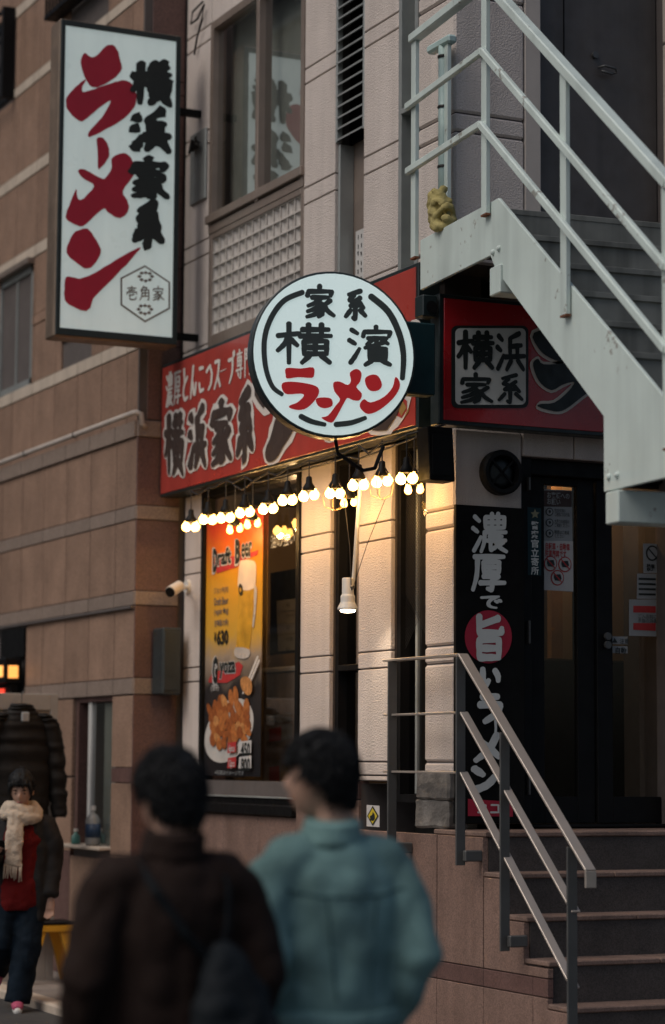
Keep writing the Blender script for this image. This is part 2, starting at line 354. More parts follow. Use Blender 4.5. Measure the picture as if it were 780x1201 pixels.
def patch(name, pts, plane, m, parent, off=.003, thick=0, smooth=0, jit=0):
    """closed outline in photo pixels lying on a real plane"""
    p0, nrm = Vector(plane[0]), Vector(plane[1]).normalized()
    if nrm.dot(CAM-p0) < 0: nrm = -nrm
    rng = random.Random(len(pts)*7+int(pts[0][0]))
    if smooth: pts = [tuple(p) for p in cr(pts, smooth, True)]
    if jit: pts = [(x+rng.uniform(-jit, jit), y+rng.uniform(-jit, jit)) for x, y in pts]
    P = [onplane(x, y, p0, nrm)+nrm*off for x, y in pts]; c = sum(P, Vector())/len(P)
    mb = MB(); (mb.prism(P, -nrm*thick) if thick else mb.face(P)); return mb.build(name, m, parent, origin=c)
def stroke_patch(name, pts, wd, plane, m, parent, off=.003):
    outs = stroke_outlines(pts, wd, random.Random(3), 0.02); return patch(name, [tuple(q) for q in outs[0]], plane, m, parent, off)
def text(name, s, m, parent, tl, wpx, plane, ux, off=.003, fat=0.0, h=None, width=None):
    """default-font lettering; tl = photo pixel of the top-left corner on plane, ux = reading direction, h/width in metres"""
    cu = bpy.data.curves.new(name, 'FONT'); cu.body = s; cu.size = 1; cu.offset = fat; cu.fill_mode = 'FRONT'; cu.resolution_u = 2; cu.space_line = .95
    t = bpy.data.objects.new('tmp_text', cu); C.objects.link(t); dg = bpy.context.evaluated_depsgraph_get(); dg.update()
    me = bpy.data.meshes.new_from_object(t.evaluated_get(dg)); bpy.data.objects.remove(t); bpy.data.curves.remove(cu)
    xs = [q.co.x for q in me.vertices]; ys = [q.co.y for q in me.vertices]
    if not xs: return None
    p0, nrm = Vector(plane[0]), Vector(plane[1]).normalized()
    if nrm.dot(CAM-p0) < 0: nrm = -nrm
    o = onplane(tl[0], tl[1], p0, nrm)+nrm*off; ux = Vector(ux).normalized(); up = Vector((0, 0, 1))
    sx = (width/(max(xs)-min(xs))) if width else None; sy = (h/(max(ys)-min(ys))) if h else None
    sx = sx or sy; sy = sy or sx
    for q in me.vertices: q.co = ux*((q.co.x-min(xs))*sx)+up*((q.co.y-max(ys))*sy)
    me.name = name; return link(name, me, m, parent, o)

# ================================================================== ground
struct(MB().face([(-60,-40,0),(60,-40,0),(60,90,0),(-60,90,0)]).build('ground', 'asphalt'))
pv = struct(box('pavement', 'joint', None, -1.05, 0.3, -1.62, 30, -.05, .035, 0))
for i in range(44):
    for j in range(2):
        if j == 1 and i < 9: continue
        y0 = 3.3+i*.35-3.2 if False else -1.6+i*.42
        x0 = -1.03+j*.34
        box('paving_slab', 'paving', pv, x0, x0+.333, y0, y0+.413, .02, .05, .004)
struct(box('kerb', 'stripe', None, -1.2, -1.052, -1.62, 30, -.05, .06, .012))
struct(MB().face([(-2.05,-12,.004),(-1.93,-12,.004),(-1.93,40,.004),(-2.05,40,.004)]).build('road_line', 'roadpaint'))

# ================================================================== main building
bld = thing('restaurant_building', 'pale stucco corner building with ramen shop on the raised ground floor', 'building')
JZ = [1.55,1.63,2.18,2.28,2.94,3.045,3.70,3.80,4.45,4.55,5.20,5.31,6.00,6.10,6.76,6.87,7.52,7.63,8.28,8.39]
wall = box('wall', 'joint', bld, .10, .34, .3, 3.98, 3.50, 4.44, 0)      # behind the sign
def wall_strip(y0, y1, z0, z1, depth=.34):
    c = box('wall_core', 'joint', bld, .016, depth, y0+.003, y1-.003, z0, z1, 0)
    zs = [z0]+[z for z in JZ if z0+.03 < z < z1-.03]+[z1]
    for a, b in zip(zs, zs[1:]):
        box('wall_panel', 'stucco', c, 0, .03, y0, y1, a+.0045, b-.0045, .004)
LOW = ((3.678,4.01),(1.608,2.035),(.774,1.203))
UPP = ((3.64,4.10),(1.575,2.035),(.70,1.165))
for a, b in LOW: wall_strip(a, b, 1.516, 3.50)
for a, b in UPP: wall_strip(a, b, 4.44, 9.0)
# corner post: two faces of stucco
def corner(yb, z0, z1, xb):
    c = box('wall_core', 'joint', bld, .016, xb-.004, .016, yb-.003, z0, z1, 0)
    zs = [z0]+[z for z in JZ if z0+.03 < z < z1-.03]+[z1]
    for a, b in zip(zs, zs[1:]):
        box('corner_panel', 'stucco', c, 0, xb, 0, yb, a+.0045, b-.0045, .012)
corner(.347, 1.29, 3.50, .44)
corner(.45, 4.44, 9.0, .458)
wb = box('wall', 'joint', bld, .45, 1.42, .02, .33, 3.36, 4.50, 0)
for a, b in ((.445,.78),(.787,1.42)): box('wall_panel', 'stucco', wb, a, b, 0, .03, 3.365, 3.52, .004)
# right-hand pier
pier = box('pier', 'joint', bld, 1.43, 2.4, -.03, .5, 1.26, 9, 0)
for a, b in ((1.27,2.4),(2.41,3.5),(3.51,4.53),(4.54,5.9),(5.91,7.3)): box('pier_panel', 'beige', pier, 1.42, 2.42, -.045, .02, a, b, .008)
box('pier_base', 'stone', pier, 1.36, 2.3, -.62, -.05, 1.05, 1.268, .03)
# upper storey top and roof
box('parapet', 'stucco', bld, -.03, 5, -.03, 4.12, 9.0, 9.4, .02)
box('side_wall', 'stucco', bld, 2.42, 5, -.02, .3, 0, 9, 0)
box('back_wall', 'joint', bld, 4.9, 5, .3, 4.1, 0, 9, 0)
# lintel over upper openings
box('lintel', 'stucco', bld, .001, .34, .452, 4.0, 7.2, 8.98, 0) if False else None
for y0, y1, z0 in ((2.038,3.637,6.87),(1.168,1.572,7.63),(.453,.697,7.63)):
    box('lintel', 'stucco', bld, .004, .34, y0, y1, z0, 8.99, .004)

# ---- base course under the shop windows
base = box('base_wall', 'joint', bld, -.005, .4, 1.14, 4.0, 0, 1.50, 0)
for y0, y1 in ((1.142,1.60),(1.607,2.03),(2.037,2.62),(2.627,3.20),(3.207,3.70),(3.707,4.0)):
    if y1 < 2.035: box('base_course', 'granite_dark', base, -.022, .05, y0, y1, 1.409, 1.514, .004)
    top = 1.403 if y1 < 2.035 else 1.276
    box('base_tile', 'base_granite', base, -.022, .05, y0, y1, .548, top, .004)
    box('base_course', 'granite_dark', base, -.022, .05, y0, y1, .448, .542, .004)
    box('base_tile', 'base_granite', base, -.022, .05, y0, y1, 0, .442, .004)

# ---- ground-floor shop window
def window_part(name, y0, y1, z0, z1, fw, fm, gm, depth=.10, mull=(), trans=(), fx=.04):
    fr = MB()
    fr.box(fx, depth+.06, y0, y0+fw, z0, z1).box(fx, depth+.06, y1-fw, y1, z0, z1)
    fr.box(fx, depth+.06, y0+fw, y1-fw, z0, z0+fw).box(fx, depth+.06, y0+fw, y1-fw, z1-fw, z1)
    o = fr.build(name, fm, bld)
    for m_ in mull: box('mullion', fm, o, fx-.01, depth+.05, m_-fw*.45, m_+fw*.45, z0+fw, z1-fw, .003)
    for t_ in trans: box('transom', fm, o, fx-.01, depth+.05, y0+fw, y1-fw, t_-fw*.4, t_+fw*.4, .003)
    ms = [y0+fw]+list(mull)+[y1-fw]
    for a, b in zip(ms, ms[1:]):
        MB().face([(depth,a,z0+fw),(depth,b,z0+fw),(depth,b,z1-fw),(depth,a,z1-fw)]).build('pane', gm, o)
    return o
sw = window_part('shop_window', 2.038, 3.675, 1.356, 3.50, .045, 'black', 'glass', depth=.03, fx=-.015)
box('sill', 'black', sw, -.06, .16, 2.03, 3.68, 1.284, 1.352, .006)
box('sill_trim', 'alugrey', sw, -.03, -.016, 2.06, 3.66, 1.392, 1.404, .002)
s1 = window_part('slit_window', 1.206, 1.605, 1.516, 3.50, .045, 'black', 'darkglass', trans=(2.20,))
box('mullion', 'alu', s1, .09, .11, 1.385, 1.41, 2.22, 3.45, .002)
s2 = window_part('slit_window', .35, .771, 1.40, 3.50, .045, 'black', 'darkglass')
box('mullion', 'alugrey', s2, .085, .105, .60, .625, 1.45, 3.45, .002)
mesh = MB()
for i in range(-26, 30):
    for sg in (1, -1):
        y_a, y_b = .40, .72; z_a = 2.85+i*.022
        za, zb = (z_a, z_a+.32*sg)
        if min(za, zb) > 2.28 and max(za, zb) < 3.48: mesh.bar((.07, y_a, za), (.07, y_b, zb), .002, .002)
wm = mesh.build('wire_mesh', 'cable', s2); wm['kind'] = 'stuff'
# rough stone blocks under the corner post
for k, (z0, z1, y0, y1) in enumerate(((1.265,1.42,.02,.40),(1.422,1.58,.0,.36))):
    ms = MB().box(-.035-.01*k, .10, y0-.02, y1, z0, z1).mesh('stone_block', .012)
    bm = bmesh.new(); bm.from_mesh(ms); bmesh.ops.subdivide_edges(bm, edges=bm.edges[:], cuts=4, use_grid_fill=True)
    for q in bm.verts: q.co += Vector(noise.noise_vector(q.co*14))*.009
    bm.to_mesh(ms); bm.free(); link('stone_block', ms, 'stone', bld)
tag_st = MB().box(-.045, -.040, 1.075, 1.155, 1.255, 1.375)

# ---- interior of the shop
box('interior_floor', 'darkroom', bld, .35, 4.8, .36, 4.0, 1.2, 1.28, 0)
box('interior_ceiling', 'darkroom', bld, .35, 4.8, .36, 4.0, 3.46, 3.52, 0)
box('interior_wall', mat('brown_interior', (.16,.105,.065), .8), bld, 3.0, 3.1, .36, 4.0, 1.28, 3.46, 0)
box('interior_wall', 'ochre', bld, .36, 3.0, 3.92, 3.98, 1.28, 3.46, 0)
a = B(712, 775, .75); b = B(750, 560, .75)
box('interior_partition', 'ochre', bld, a.x, b.x, .75, .80, a.z, 3.46, 0)
box('interior_partition', 'wood', bld, b.x+.003, b.x+.5, .85, .90, a.z, 3.46, 0)
a = B(647, 772, .75); b = B(660, 772, .75)
box('interior_partition', 'wood', bld, a.x, b.x, .75, .80, a.z, 3.46, 0)
box('interior_partition', 'ochre', bld, b.x+.003, b.x+.20, .80, .85, a.z, 3.46, 0)
box('interior_counter', 'darkroom', bld, .50, 2.9, .72, .95, 1.28, a.z-.004, .01)
lampb = thing('interior_lamp', 'dim warm pendant lamp inside the ramen shop behind the door glass', 'lamp', (1.05, .5, 3.4))
MB().tube([(1.05,.5,3.44),(1.05,.5,3.46)], .006).build('cord', 'cable', lampb)
MB().lathe([(.02,3.45),(.05,3.43),(.09,3.385)], (1.05,.5,0), open_end=True).build('lamp_shade', 'black', lampb, smooth=True)
MB().ball((1.05,.5,3.37), .035).build('bulb', mat('interior_bulb', (.9,.7,.4), .3, var=0, emit=(1,.55,.22), estr=8), lampb, smooth=True)
lamp2 = thing('interior_lamp', 'added warm lamp brightening the ramen shop behind the big window', 'lamp', (.24, 2.5, 3.4))  # added lamp without a known source, lights the interior behind the glass
MB().tube([(.24,2.5,3.44),(.24,2.5,3.46)], .006).build('cord', 'cable', lamp2)
MB().lathe([(.02,3.45),(.04,3.44),(.07,3.415)], (.24,2.5,0), open_end=True).build('lamp_shade', 'black', lamp2, smooth=True)
MB().ball((.24,2.5,3.395), .035).build('bulb', MATS['interior_bulb'], lamp2, smooth=True)
for par_, loc_, en_ in ((lampb, (1.05,.5,3.32), 3.5), (lamp2, (.2,2.5,3.34), 5)):
    pl = bpy.data.lights.new('interior_light', 'POINT'); pl.energy = en_; pl.color = (1,.62,.30); pl.shadow_soft_size = .03
    lo = bpy.data.objects.new('interior_light', pl); C.objects.link(lo); place(lo, par_, loc_)

# ---- upper storey: big window with lattice of glass blocks
uw = window_part('upper_window', 2.038, 3.637, 5.33, 6.868, .055, 'alu', 'upglass', depth=.035, mull=(2.78,), fx=-.005)
box('sill', 'alu', uw, -.03, .2, 2.03, 3.645, 5.40, 5.46, .004)
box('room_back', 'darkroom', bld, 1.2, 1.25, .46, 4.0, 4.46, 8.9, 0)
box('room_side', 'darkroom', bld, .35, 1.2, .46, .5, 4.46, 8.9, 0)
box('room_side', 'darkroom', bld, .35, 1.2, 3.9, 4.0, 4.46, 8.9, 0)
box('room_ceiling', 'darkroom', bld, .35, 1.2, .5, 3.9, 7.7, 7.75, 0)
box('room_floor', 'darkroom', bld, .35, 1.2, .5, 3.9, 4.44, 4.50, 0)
box('curtain', mat('sheen_curtain', (.50,.48,.45), .9, var=.1), bld, .16, .17, 2.04, 3.9, 5.4, 6.86, 0)  # curtain widened across the window; its pale tone imitates milky sky reflection
gb = box('glass_block_panel', 'alu', bld, .05, .12, 2.04, 3.635, 4.46, 5.326, 0)
for y0, y1, z0, z1 in ((2.04,2.09,4.46,5.33),(3.585,3.635,4.46,5.33),(2.09,3.585,5.285,5.33),(2.09,3.585,4.46,4.60)):
    box('panel_frame', 'alu', gb, .0, .06, y0, y1, z0, z1, .004)
NB, NR = 13, 7
bw, bh = (3.585-2.09)/NB, (5.285-4.60)/NR
blk = MB(); k_ = .008
q0 = [(0,-bw/2+k_,-bh/2+k_),(0,bw/2-k_,-bh/2+k_),(0,bw/2-k_,bh/2-k_),(0,-bw/2+k_,bh/2-k_)]
q1 = [(.012,y*.66,z*.62) for _, y, z in q0]
for i in range(4): blk.face([q0[i], q0[(i+1)%4], q1[(i+1)%4], q1[i]])
blk.face(q1)
blkm = blk.mesh('glass_block'); blkm.materials.append(mat('block_glass', (.50,.46,.42), .25, var=.06, objvar=.08, coat=.3))
gr = MB()
for i in range(NB+1): y = 2.09+i*bw; gr.box(.012, .05, y-.006, y+.006, 4.60, 5.285)
for j in range(NR+1): z = 4.60+j*bh; gr.box(.010, .05, 2.09, 3.585, z-.006, z+.006)
gr.build('lattice', 'lattice', gb)
for i in range(NB):
    for j in range(NR): link('glass_block', blkm, None, gb, (.022, 2.09+(i+.5)*bw, 4.60+(j+.5)*bh))
# louvre slit
lv = box('louvre_vent', 'alugrey', bld, .0, .04, 1.168, 1.19, 5.50, 7.62, .003)
box('louvre_frame', 'alugrey', lv, .0, .04, 1.55, 1.572, 5.50, 7.62, .003)
box('louvre_back', 'blackmatte', lv, .10, .12, 1.168, 1.572, 5.50, 7.62, 0)
sl = MB().prism([(-.012,0,-.004),(.075,0,.05),(.075,0,.058),(-.012,0,.008)], (0,.36,0)).mesh('louvre_slat')
sl.materials.append(M['alugrey'])
for i in range(30): link('louvre_slat', sl, None, lv, (.01, 1.19, 5.51+i*.071))
box('recess_panel', 'alu', bld, .12, .16, 1.168, 1.572, 4.44, 5.50, 0)
box('recess_frame', 'alugrey', bld, .02, .12, 1.545, 1.572, 4.44, 5.49, .003)
box('recess_frame', 'alugrey', bld, .02, .12, 1.168, 1.185, 4.44, 5.49, .003)
wn = MB().box(.112, .118, 1.20, 1.50, 4.50, 4.93).build('notice_sheet', 'paper'); tag(wn, 'white handwritten notice sheet in narrow recess beneath the louvre vent', 'notice')
rg = random.Random(5)
nl = MB()
for c_ in range(6):
    z = 4.90
    while z > 4.53:
        nl.face([(.1105,1.23+c_*.045,z),(.1105,1.24+c_*.045+rg.uniform(0,.012),z),(.1105,1.24+c_*.045,z-.03),(.1105,1.23+c_*.045,z-.025)]); z -= rg.uniform(.035,.06)
nl.build('handwriting', 'ink', wn)['kind'] = 'stuff'
# strip window near the corner
sp = window_part('strip_window', .452, .698, 4.46, 7.62, .04, 'alugrey', 'upglass', depth=.11, trans=(5.47,), fx=.0)
box('strip_blind', 'curtain', bld, .16, .17, .452, .698, 4.5, 7.6, 0)

# ---- upper door on the landing
box('door_frame', 'beige', bld, .462, .57, .0, .12, 4.52, 7.0, .006)
box('door_head', 'beige', bld, .57, 1.42, .0, .12, 6.75, 7.0, .006)
ud = box('upper_door', 'doorpaint', bld, .572, 1.42, .09, .14, 4.55, 6.75, 0)
box('door_panel_joint', 'blackmatte', ud, .775, .781, .086, .092, 4.55, 6.75, 0)
hc = B(710, 83, .07); lk = B(699, 64, .07)
MB().tube([hc+Vector((-.05,0,.012)), hc+Vector((-.02,-.03,.02)), hc+Vector((.05,-.035,.01)), hc+Vector((.07,-.01,-.005)), hc+Vector((.03,-.02,-.02)), hc+Vector((-.04,-.02,-.012))], .008).build('door_handle', 'steel', ud, smooth=True)
MB().lathe([(.02,0),(.022,.02),(.012,.03)], lk, 12, 'Y').build('lock', 'steel', ud)

# ================================================================== ground-floor entrance doors
ent = thing('entrance_door', 'black framed glass entrance doors of the ramen shop behind the stairs', 'door', (.93, .15, 1.28))
DY = .14
df = MB().box(.442, .52, .03, .24, 1.285, 3.36).box(.52, 1.428, .06, .24, 3.27, 3.36)
df.box(.442, 1.428, .02, .24, 1.268, 1.285).build('door_frame', 'black', ent, .004)
df = None
lp = MB().box(.52, .655, DY-.02, DY+.04, 1.29, 3.268).box(.655, .875, DY-.02, DY+.04, 1.29, 1.44).box(.655, .875, DY-.02, DY+.04, 3.225, 3.268).box(.875, .99, DY-.02, DY+.04, 1.29, 3.268)
lp = lp.build('side_panel', 'black', ent, .003)
MB().face([(.655,DY,1.44),(.875,DY,1.44),(.875,DY,3.225),(.655,DY,3.225)]).build('pane', 'darkglass', lp)
dl = MB().box(.995, 1.10, DY-.04, DY+.02, 1.29, 3.268).box(1.10, 1.425, DY-.04, DY+.02, 1.29, 1.44).box(1.10, 1.425, DY-.04, DY+.02, 3.24, 3.268)
dl = dl.build('door_leaf', 'black', ent, .003)
MB().face([(1.10,DY,1.44),(1.425,DY,1.44),(1.425,DY,3.24),(1.10,DY,3.24)]).build('pane', 'darkglass', dl)
for zz in (2.36, 2.31): MB().lathe([(.022,-.075),(.024,-.06),(.012,-.04)], (1.05,DY,zz), 12, 'Y').build('lock', 'steel', dl)
for (a, b) in ((728,755),(908,932),(560,575)):
    p = B(619.5, a, .02); q = B(619.5, b, .02); box('hinge', 'steel', ent, p.x-.006, p.x+.006, .0, .03, q.z, p.z, .002)

# ================================================================== entrance stairs
st = thing('entrance_stairs', 'dark granite steps with lighter nosings leading up to the shop door', 'stairs', (.8, -1, 0))
X0, X1 = -.05, 2.4; ZL, RS, TR, Y0 = 1.262, .2103, .218, -.445
land = box('landing', 'granite_step', st, X0+.03, X1, Y0+.012, .34, 0, ZL-.03, 0)
box('landing_slab', 'nosing', land, X0, X1, Y0, .14, ZL-.028, ZL, .006)
for i in range(1, 6):
    z = ZL-RS*i; y1 = Y0-TR*(i-1); y0 = y1-TR
    s_ = box('step', 'granite_step', st, X0+.03, X1, y0+.014, y1+.02, 0, z-.026, 0)
    for k, (a, b) in enumerate(((X0, .62), (.624, 1.25), (1.254, 1.85), (1.854, X1))):
        box('nosing', 'nosing', s_, a, b, y0, y1+.02, z-.026, z, .005)
# left cheek: granite panels following the steps
ck = thing('stair_side_wall', 'brown granite slab wall under the left edge of the entrance steps', 'wall', (-.06, -.5, 0))
def cheek(name, m, prof): MB().prism([(-.056, y, z) for y, z in prof], (.035, 0, 0)).build(name, m, ck, .003)
zt = ZL-.03
cheek('slab', 'base_granite', ((1.13,.548),(1.13,zt),(.607,zt),(.607,.548)))
cheek('slab', 'base_granite', ((.597,.548),(.597,zt),(.096,zt),(.096,.548)))
cheek('slab', 'base_granite', ((.084,.548),(.084,zt),(-.429,zt),(-.429,.548)))
def ztop(i): return ZL-RS*i-.03
cheek('slab', 'base_granite', ((-.441,.548),(-.441,ztop(1)),(Y0-TR+.02,ztop(1)),(Y0-TR+.02,ztop(2)),(Y0-2*TR+.02,ztop(2)),(Y0-2*TR+.02,.595),(-1.10,.595),(-1.10,.548)))
ya = 1.13
for yb in (.605,.09,-.435,-.95): cheek('course', 'granite_dark', ((ya-.003,.452),(ya-.003,.543),(yb+.003,.543),(yb+.003,.452))); ya = yb
cheek('course', 'granite_dark', ((-.953,.452),(-.953,.543),(-1.10,.543),(-1.10,.452)))
ya = 1.13
for yb in (.605,.09,-.435,-.95): cheek('slab', 'base_granite', ((ya-.003,.0),(ya-.003,.447),(yb+.003,.447),(yb+.003,.0))); ya = yb
cheek('slab', 'base_granite', ((-.953,0),(-.953,.447),(-1.095,.447),(-1.095,ztop(4)),(Y0-4*TR+.02,ztop(4)),(Y0-4*TR+.02,ztop(5)),(Y0-5*TR+.02,ztop(5)),(Y0-5*TR+.02,0)))
box('wall_core', 'joint', ck, -.03, .1, -1.0, 1.13, 0, .6, 0)

# handrail of flat steel bars
hr = thing('handrail', 'grey flat steel handrail with three bars descending beside entrance steps', 'handrail', (-.15, -.5, .5))
XR = -.15
def prof_bar(name, pts, wd=.05, th=.012):
    for a, b in zip(pts, pts[1:]):
        MB().bar((XR,a[0],a[1]), (XR,b[0],b[1]), wd, th, (0,0,1)).build(name, 'rail', hr, .002)
prof_bar('top_rail', ((.52,2.205),(-.38,2.205),(-1.665,1.112)), .06, .014)
prof_bar('middle_rail', ((.52,1.895),(-.39,1.895),(-1.53,.905)))
prof_bar('bottom_rail', ((.52,1.575),(-.39,1.575),(-1.52,.54)))
for y, z0, z1 in ((.42,1.10,2.198),(-.385,1.085,2.195),(-.86,.67,1.785),(-1.52,.0,1.222)):
    p = box('post', 'steel', hr, XR-.022, XR+.022, y-.008, y+.008, z0, z1, .002) if False else MB().box(XR-.045,XR+.010,y-.007,y+.007,z0,z1).build('post', 'steel', hr, .002)
    if z0 > .1: box('bracket', 'steel', p, XR-.012, -.055, y-.045, y-.012, z0+.02, z0+.08, .006)
box('end_plate', 'rail', hr, XR-.03, XR+.03, -1.672, -1.658, 1.03, 1.11, .002)

# ================================================================== signs
# ---- long red fascia on the street side
fa = thing('fascia_sign', 'long red fascia sign with cream and dark brush lettering along street side', 'sign', (-.1, 2.1, 3.5))
box('sign_box', 'signframe', fa, -.15, -.01, .15, 4.125, 3.50, 4.455, .006)
box('red_sheet', 'redsign', fa, -.156, -.148, .175, 4.10, 3.522, 4.43, .002)
PA = ((-.157,0,0),(1,0,0))
sz = 5.571
def qa(x0, x1, yt0, yb0, yt1, yb1): return cropq([(x0,yt0),(x1,yt1),(x1,yb1),(x0,yb0)], 180, 400, sz)
small = '濃厚とんこつスープ専門店'
for i, ch in enumerate(small):
    x = 84+i*52.5-(14 if i > 6 else 0); c = 322-i*18.3; h = 118-i*2.0
    wdt = 46 if ch in '濃厚専門店' else 42
    if ch == 'ー': h *= .25
    glyph(ch, qa(x, x+wdt, c-h+6, c+h+6, c-h-12, c+h-12), PA, 'cream', fa, wd=(7.5 if ch in '濃厚専門店' else 11), asp=.42, rough=.06)
glyph('横', qa(78,205,480,880,440,890), PA, 'inkbrown', fa, 10, 12, 'cream', .10, asp=.6)
glyph('浜', qa(235,352,455,850,395,835), PA, 'inkbrown', fa, 12.5, 12, 'cream', .10, asp=.6)
glyph('家', qa(378,520,410,830,355,800), PA, 'inkbrown', fa, 12.5, 12, 'cream', .10, asp=.6)
glyph('系', qa(538,668,350,810,290,770), PA, 'inkbrown', fa, 14, 12, 'cream', .10, asp=.6)
for ch, x0, x1, a, b, c, d in (('ラ',303,350,400,545,385,528),('ー',352,378,455,500,440,485),('メ',382,432,400,520,370,505),('ン',438,488,390,505,352,490)):
    glyph(ch, [(x0,a),(x1,c),(x1,d),(x0,b)], PA, 'inkbrown', fa, 22, 11, 'cream', .10, asp=.45)
hexa = [(472,462),(480,468),(480,482),(472,494),(464,490),(464,474)]
patch('crest', hexa, PA, 'gold', fa); patch('crest_center', [(472+(x-472)*.78, 478+(y-478)*.78) for x, y in hexa], PA, 'redsign', fa, .005)
patch('crest_mark', [(472,468),(478,478),(472,488),(467,479)], PA, 'gold', fa, .007)
# ---- red sign above the door, its sheet darkened for shade
fb = thing('door_sign', 'shade-darkened red sign above the shop door with boxed black characters', 'sign', (.6, -.1, 3.5))
box('sign_box', 'signframe', fb, -.16, 1.6, -.118, -.015, 3.49, 4.225, .006)
box('red_sheet', 'redsignb', fb, -.13, 1.57, -.125, -.116, 3.515, 4.20, .002)
PB = ((0,-.126,0),(0,1,0)); bz = 3.12
def rr(x0, y0, x1, y1, r):
    out = []
    for cx, cy, a0 in ((x1-r,y0+r,-90),(x1-r,y1-r,0),(x0+r,y1-r,90),(x0+r,y0+r,180)):
        out += [(cx+r*math.cos(R(a0+k*22.5)), cy+r*math.sin(R(a0+k*22.5))) for k in range(5)]
    return out
def cb(p): return cropq(p, 470, 280, bz)
patch('tile_border', cb(rr(184,318,466,620,22)), PB, 'ink', fb)
patch('tile', cb(rr(198,328,456,608,18)), PB, 'white', fb, .005)
for ch, a in (('横',(204,334,338,478)),('浜',(344,340,452,486)),('家',(210,492,334,604)),('系',(344,496,452,604))):
    glyph(ch, cb(rect(*a)), PB, 'ink', fb, 12.5, off=.007)
ru = [(485,345),(600,325),(650,400),(600,450),(540,435),(500,400)]
rl = [(482,455),(500,440),(520,460),(600,455),(700,430),(770,470),(730,525),(660,580),(600,625),(560,632),(500,615),(510,605),(560,600),(610,560),(632,525),(590,535),(550,555),(510,530),(488,490)]
def grow(p, k):
    cx = sum(q[0] for q in p)/len(p); cy = sum(q[1] for q in p)/len(p); out = []
    n = len(p)
    for i in range(n):
        a, b = Vector(p[i-1]), Vector(p[(i+1) % n]); t = (b-a).normalized(); out.append((p[i][0]+t.y*k, p[i][1]-t.x*k))
    return out
patch('character_outline', cb(grow(ru, 11)), PB, 'cream', fb, .004, smooth=3); patch('character', cb(ru), PB, 'ink', fb, .008, smooth=3)
patch('character_outline', cb(grow(rl, 10)), PB, 'cream', fb, .004, smooth=3); patch('character', cb(rl), PB, 'ink', fb, .008, smooth=3)
for ch, a in (('メ',(860,350,1000,600)),('ン',(1010,350,1140,600))): glyph(ch, cb(rect(*a)), PB, 'ink', fb, 20, 6, 'cream')

# ---- round lit sign on the corner
rs = thing('round_sign', 'round illuminated white sign with black and red brush characters on corner bracket', 'sign', (-.9, -.3, 3.78))
TH = R(13); nR = Vector((-math.sin(TH), -math.cos(TH), 0)); uR = Vector((math.cos(TH), -math.sin(TH), 0))
p0 = B(391, 416, -.33); PR = (tuple(p0), tuple(nR))
rad = .435
def disc(r, off, n=56): return [p0+nR*off+uR*(r*math.cos(2*math.pi*i/n))+Vector((0,0,r*math.sin(2*math.pi*i/n))) for i in range(n)]
MB().prism(disc(rad+.014, .012), -nR*.11).build('sign_drum', 'signframe', rs, .006)
MB().prism(disc(rad, .018), -nR*.01).build('sign_face', 'signglow', rs)
def c8(p): return cropq(p, 290, 315, 3.9)
O8 = .022
for ch, a, wd in (('家',(258,78,396,230),14.5),('系',(432,102,548,240),16),('横',(128,246,384,440),12.5),('濱',(450,264,660,446),11.5)):
    x0, y0, x1, y1 = a; glyph(ch, c8(rect(*a)), PR, 'inklit', rs, wd, off=O8, asp=(x1-x0)/(y1-y0), rough=.08)
RP = dict(a=[(175,458),(240,460),(298,455),(302,488),(290,503),(230,500),(180,506),(172,490)],
 b=[(155,530),(185,520),(250,525),(310,540),(325,565),(310,600),(270,640),(230,650),(190,640),(192,628),(225,615),(255,585),(240,575),(180,578),(158,560)],
 c=[(310,600),(340,592),(380,598),(385,630),(350,642),(320,630)],
 d=[(465,480),(495,462),(518,480),(512,520),(495,545),(520,575),(510,605),(480,605),(455,595),(440,615),(405,680),(380,708),(335,685),(365,675),(400,630),(420,600),(395,565),(390,525),(420,520),(455,535),(470,515)],
 e=[(535,505),(565,488),(595,495),(612,535),(595,560),(560,562),(540,540)],
 f=[(510,625),(530,600),(560,615),(620,590),(660,545),(672,500),(690,515),(692,550),(660,600),(600,650),(550,668),(520,650)])
for k in RP: patch('character', c8(RP[k]), PR, 'redlit', rs, O8, smooth=3)
for pts, wd in (([(250,112),(165,150),(105,230),(75,330),(80,450),(110,540),(155,578)],23),([(560,130),(640,200),(690,300),(710,400),(705,505)],27),([(240,678),(290,702),(350,716)],23),([(400,716),(470,708),(535,686)],23)):
    stroke_patch('ring_stroke', c8(pts), wd/3.9, PR, 'inklit', rs, O8)
_a, _b = B(474,376,-.24), B(511,464,-.24); box('mount_box', 'teal', rs, _a.x, _b.x, -.24, -.13, _b.z, _a.z, .008)
a = A(398,512,-.7); b = A(412,540,-.72); c = A(436,532,-.55); d = A(445,512,-.2)
MB().tube([p0+Vector((0.04,.05,-.45)), p0+Vector((.06,.06,-.52)), p0+Vector((.22,.08,-.60)), p0+Vector((.30,.10,-.58)), p0+Vector((.38,.16,-.45))], .011, 6).build('brace', 'black', rs)

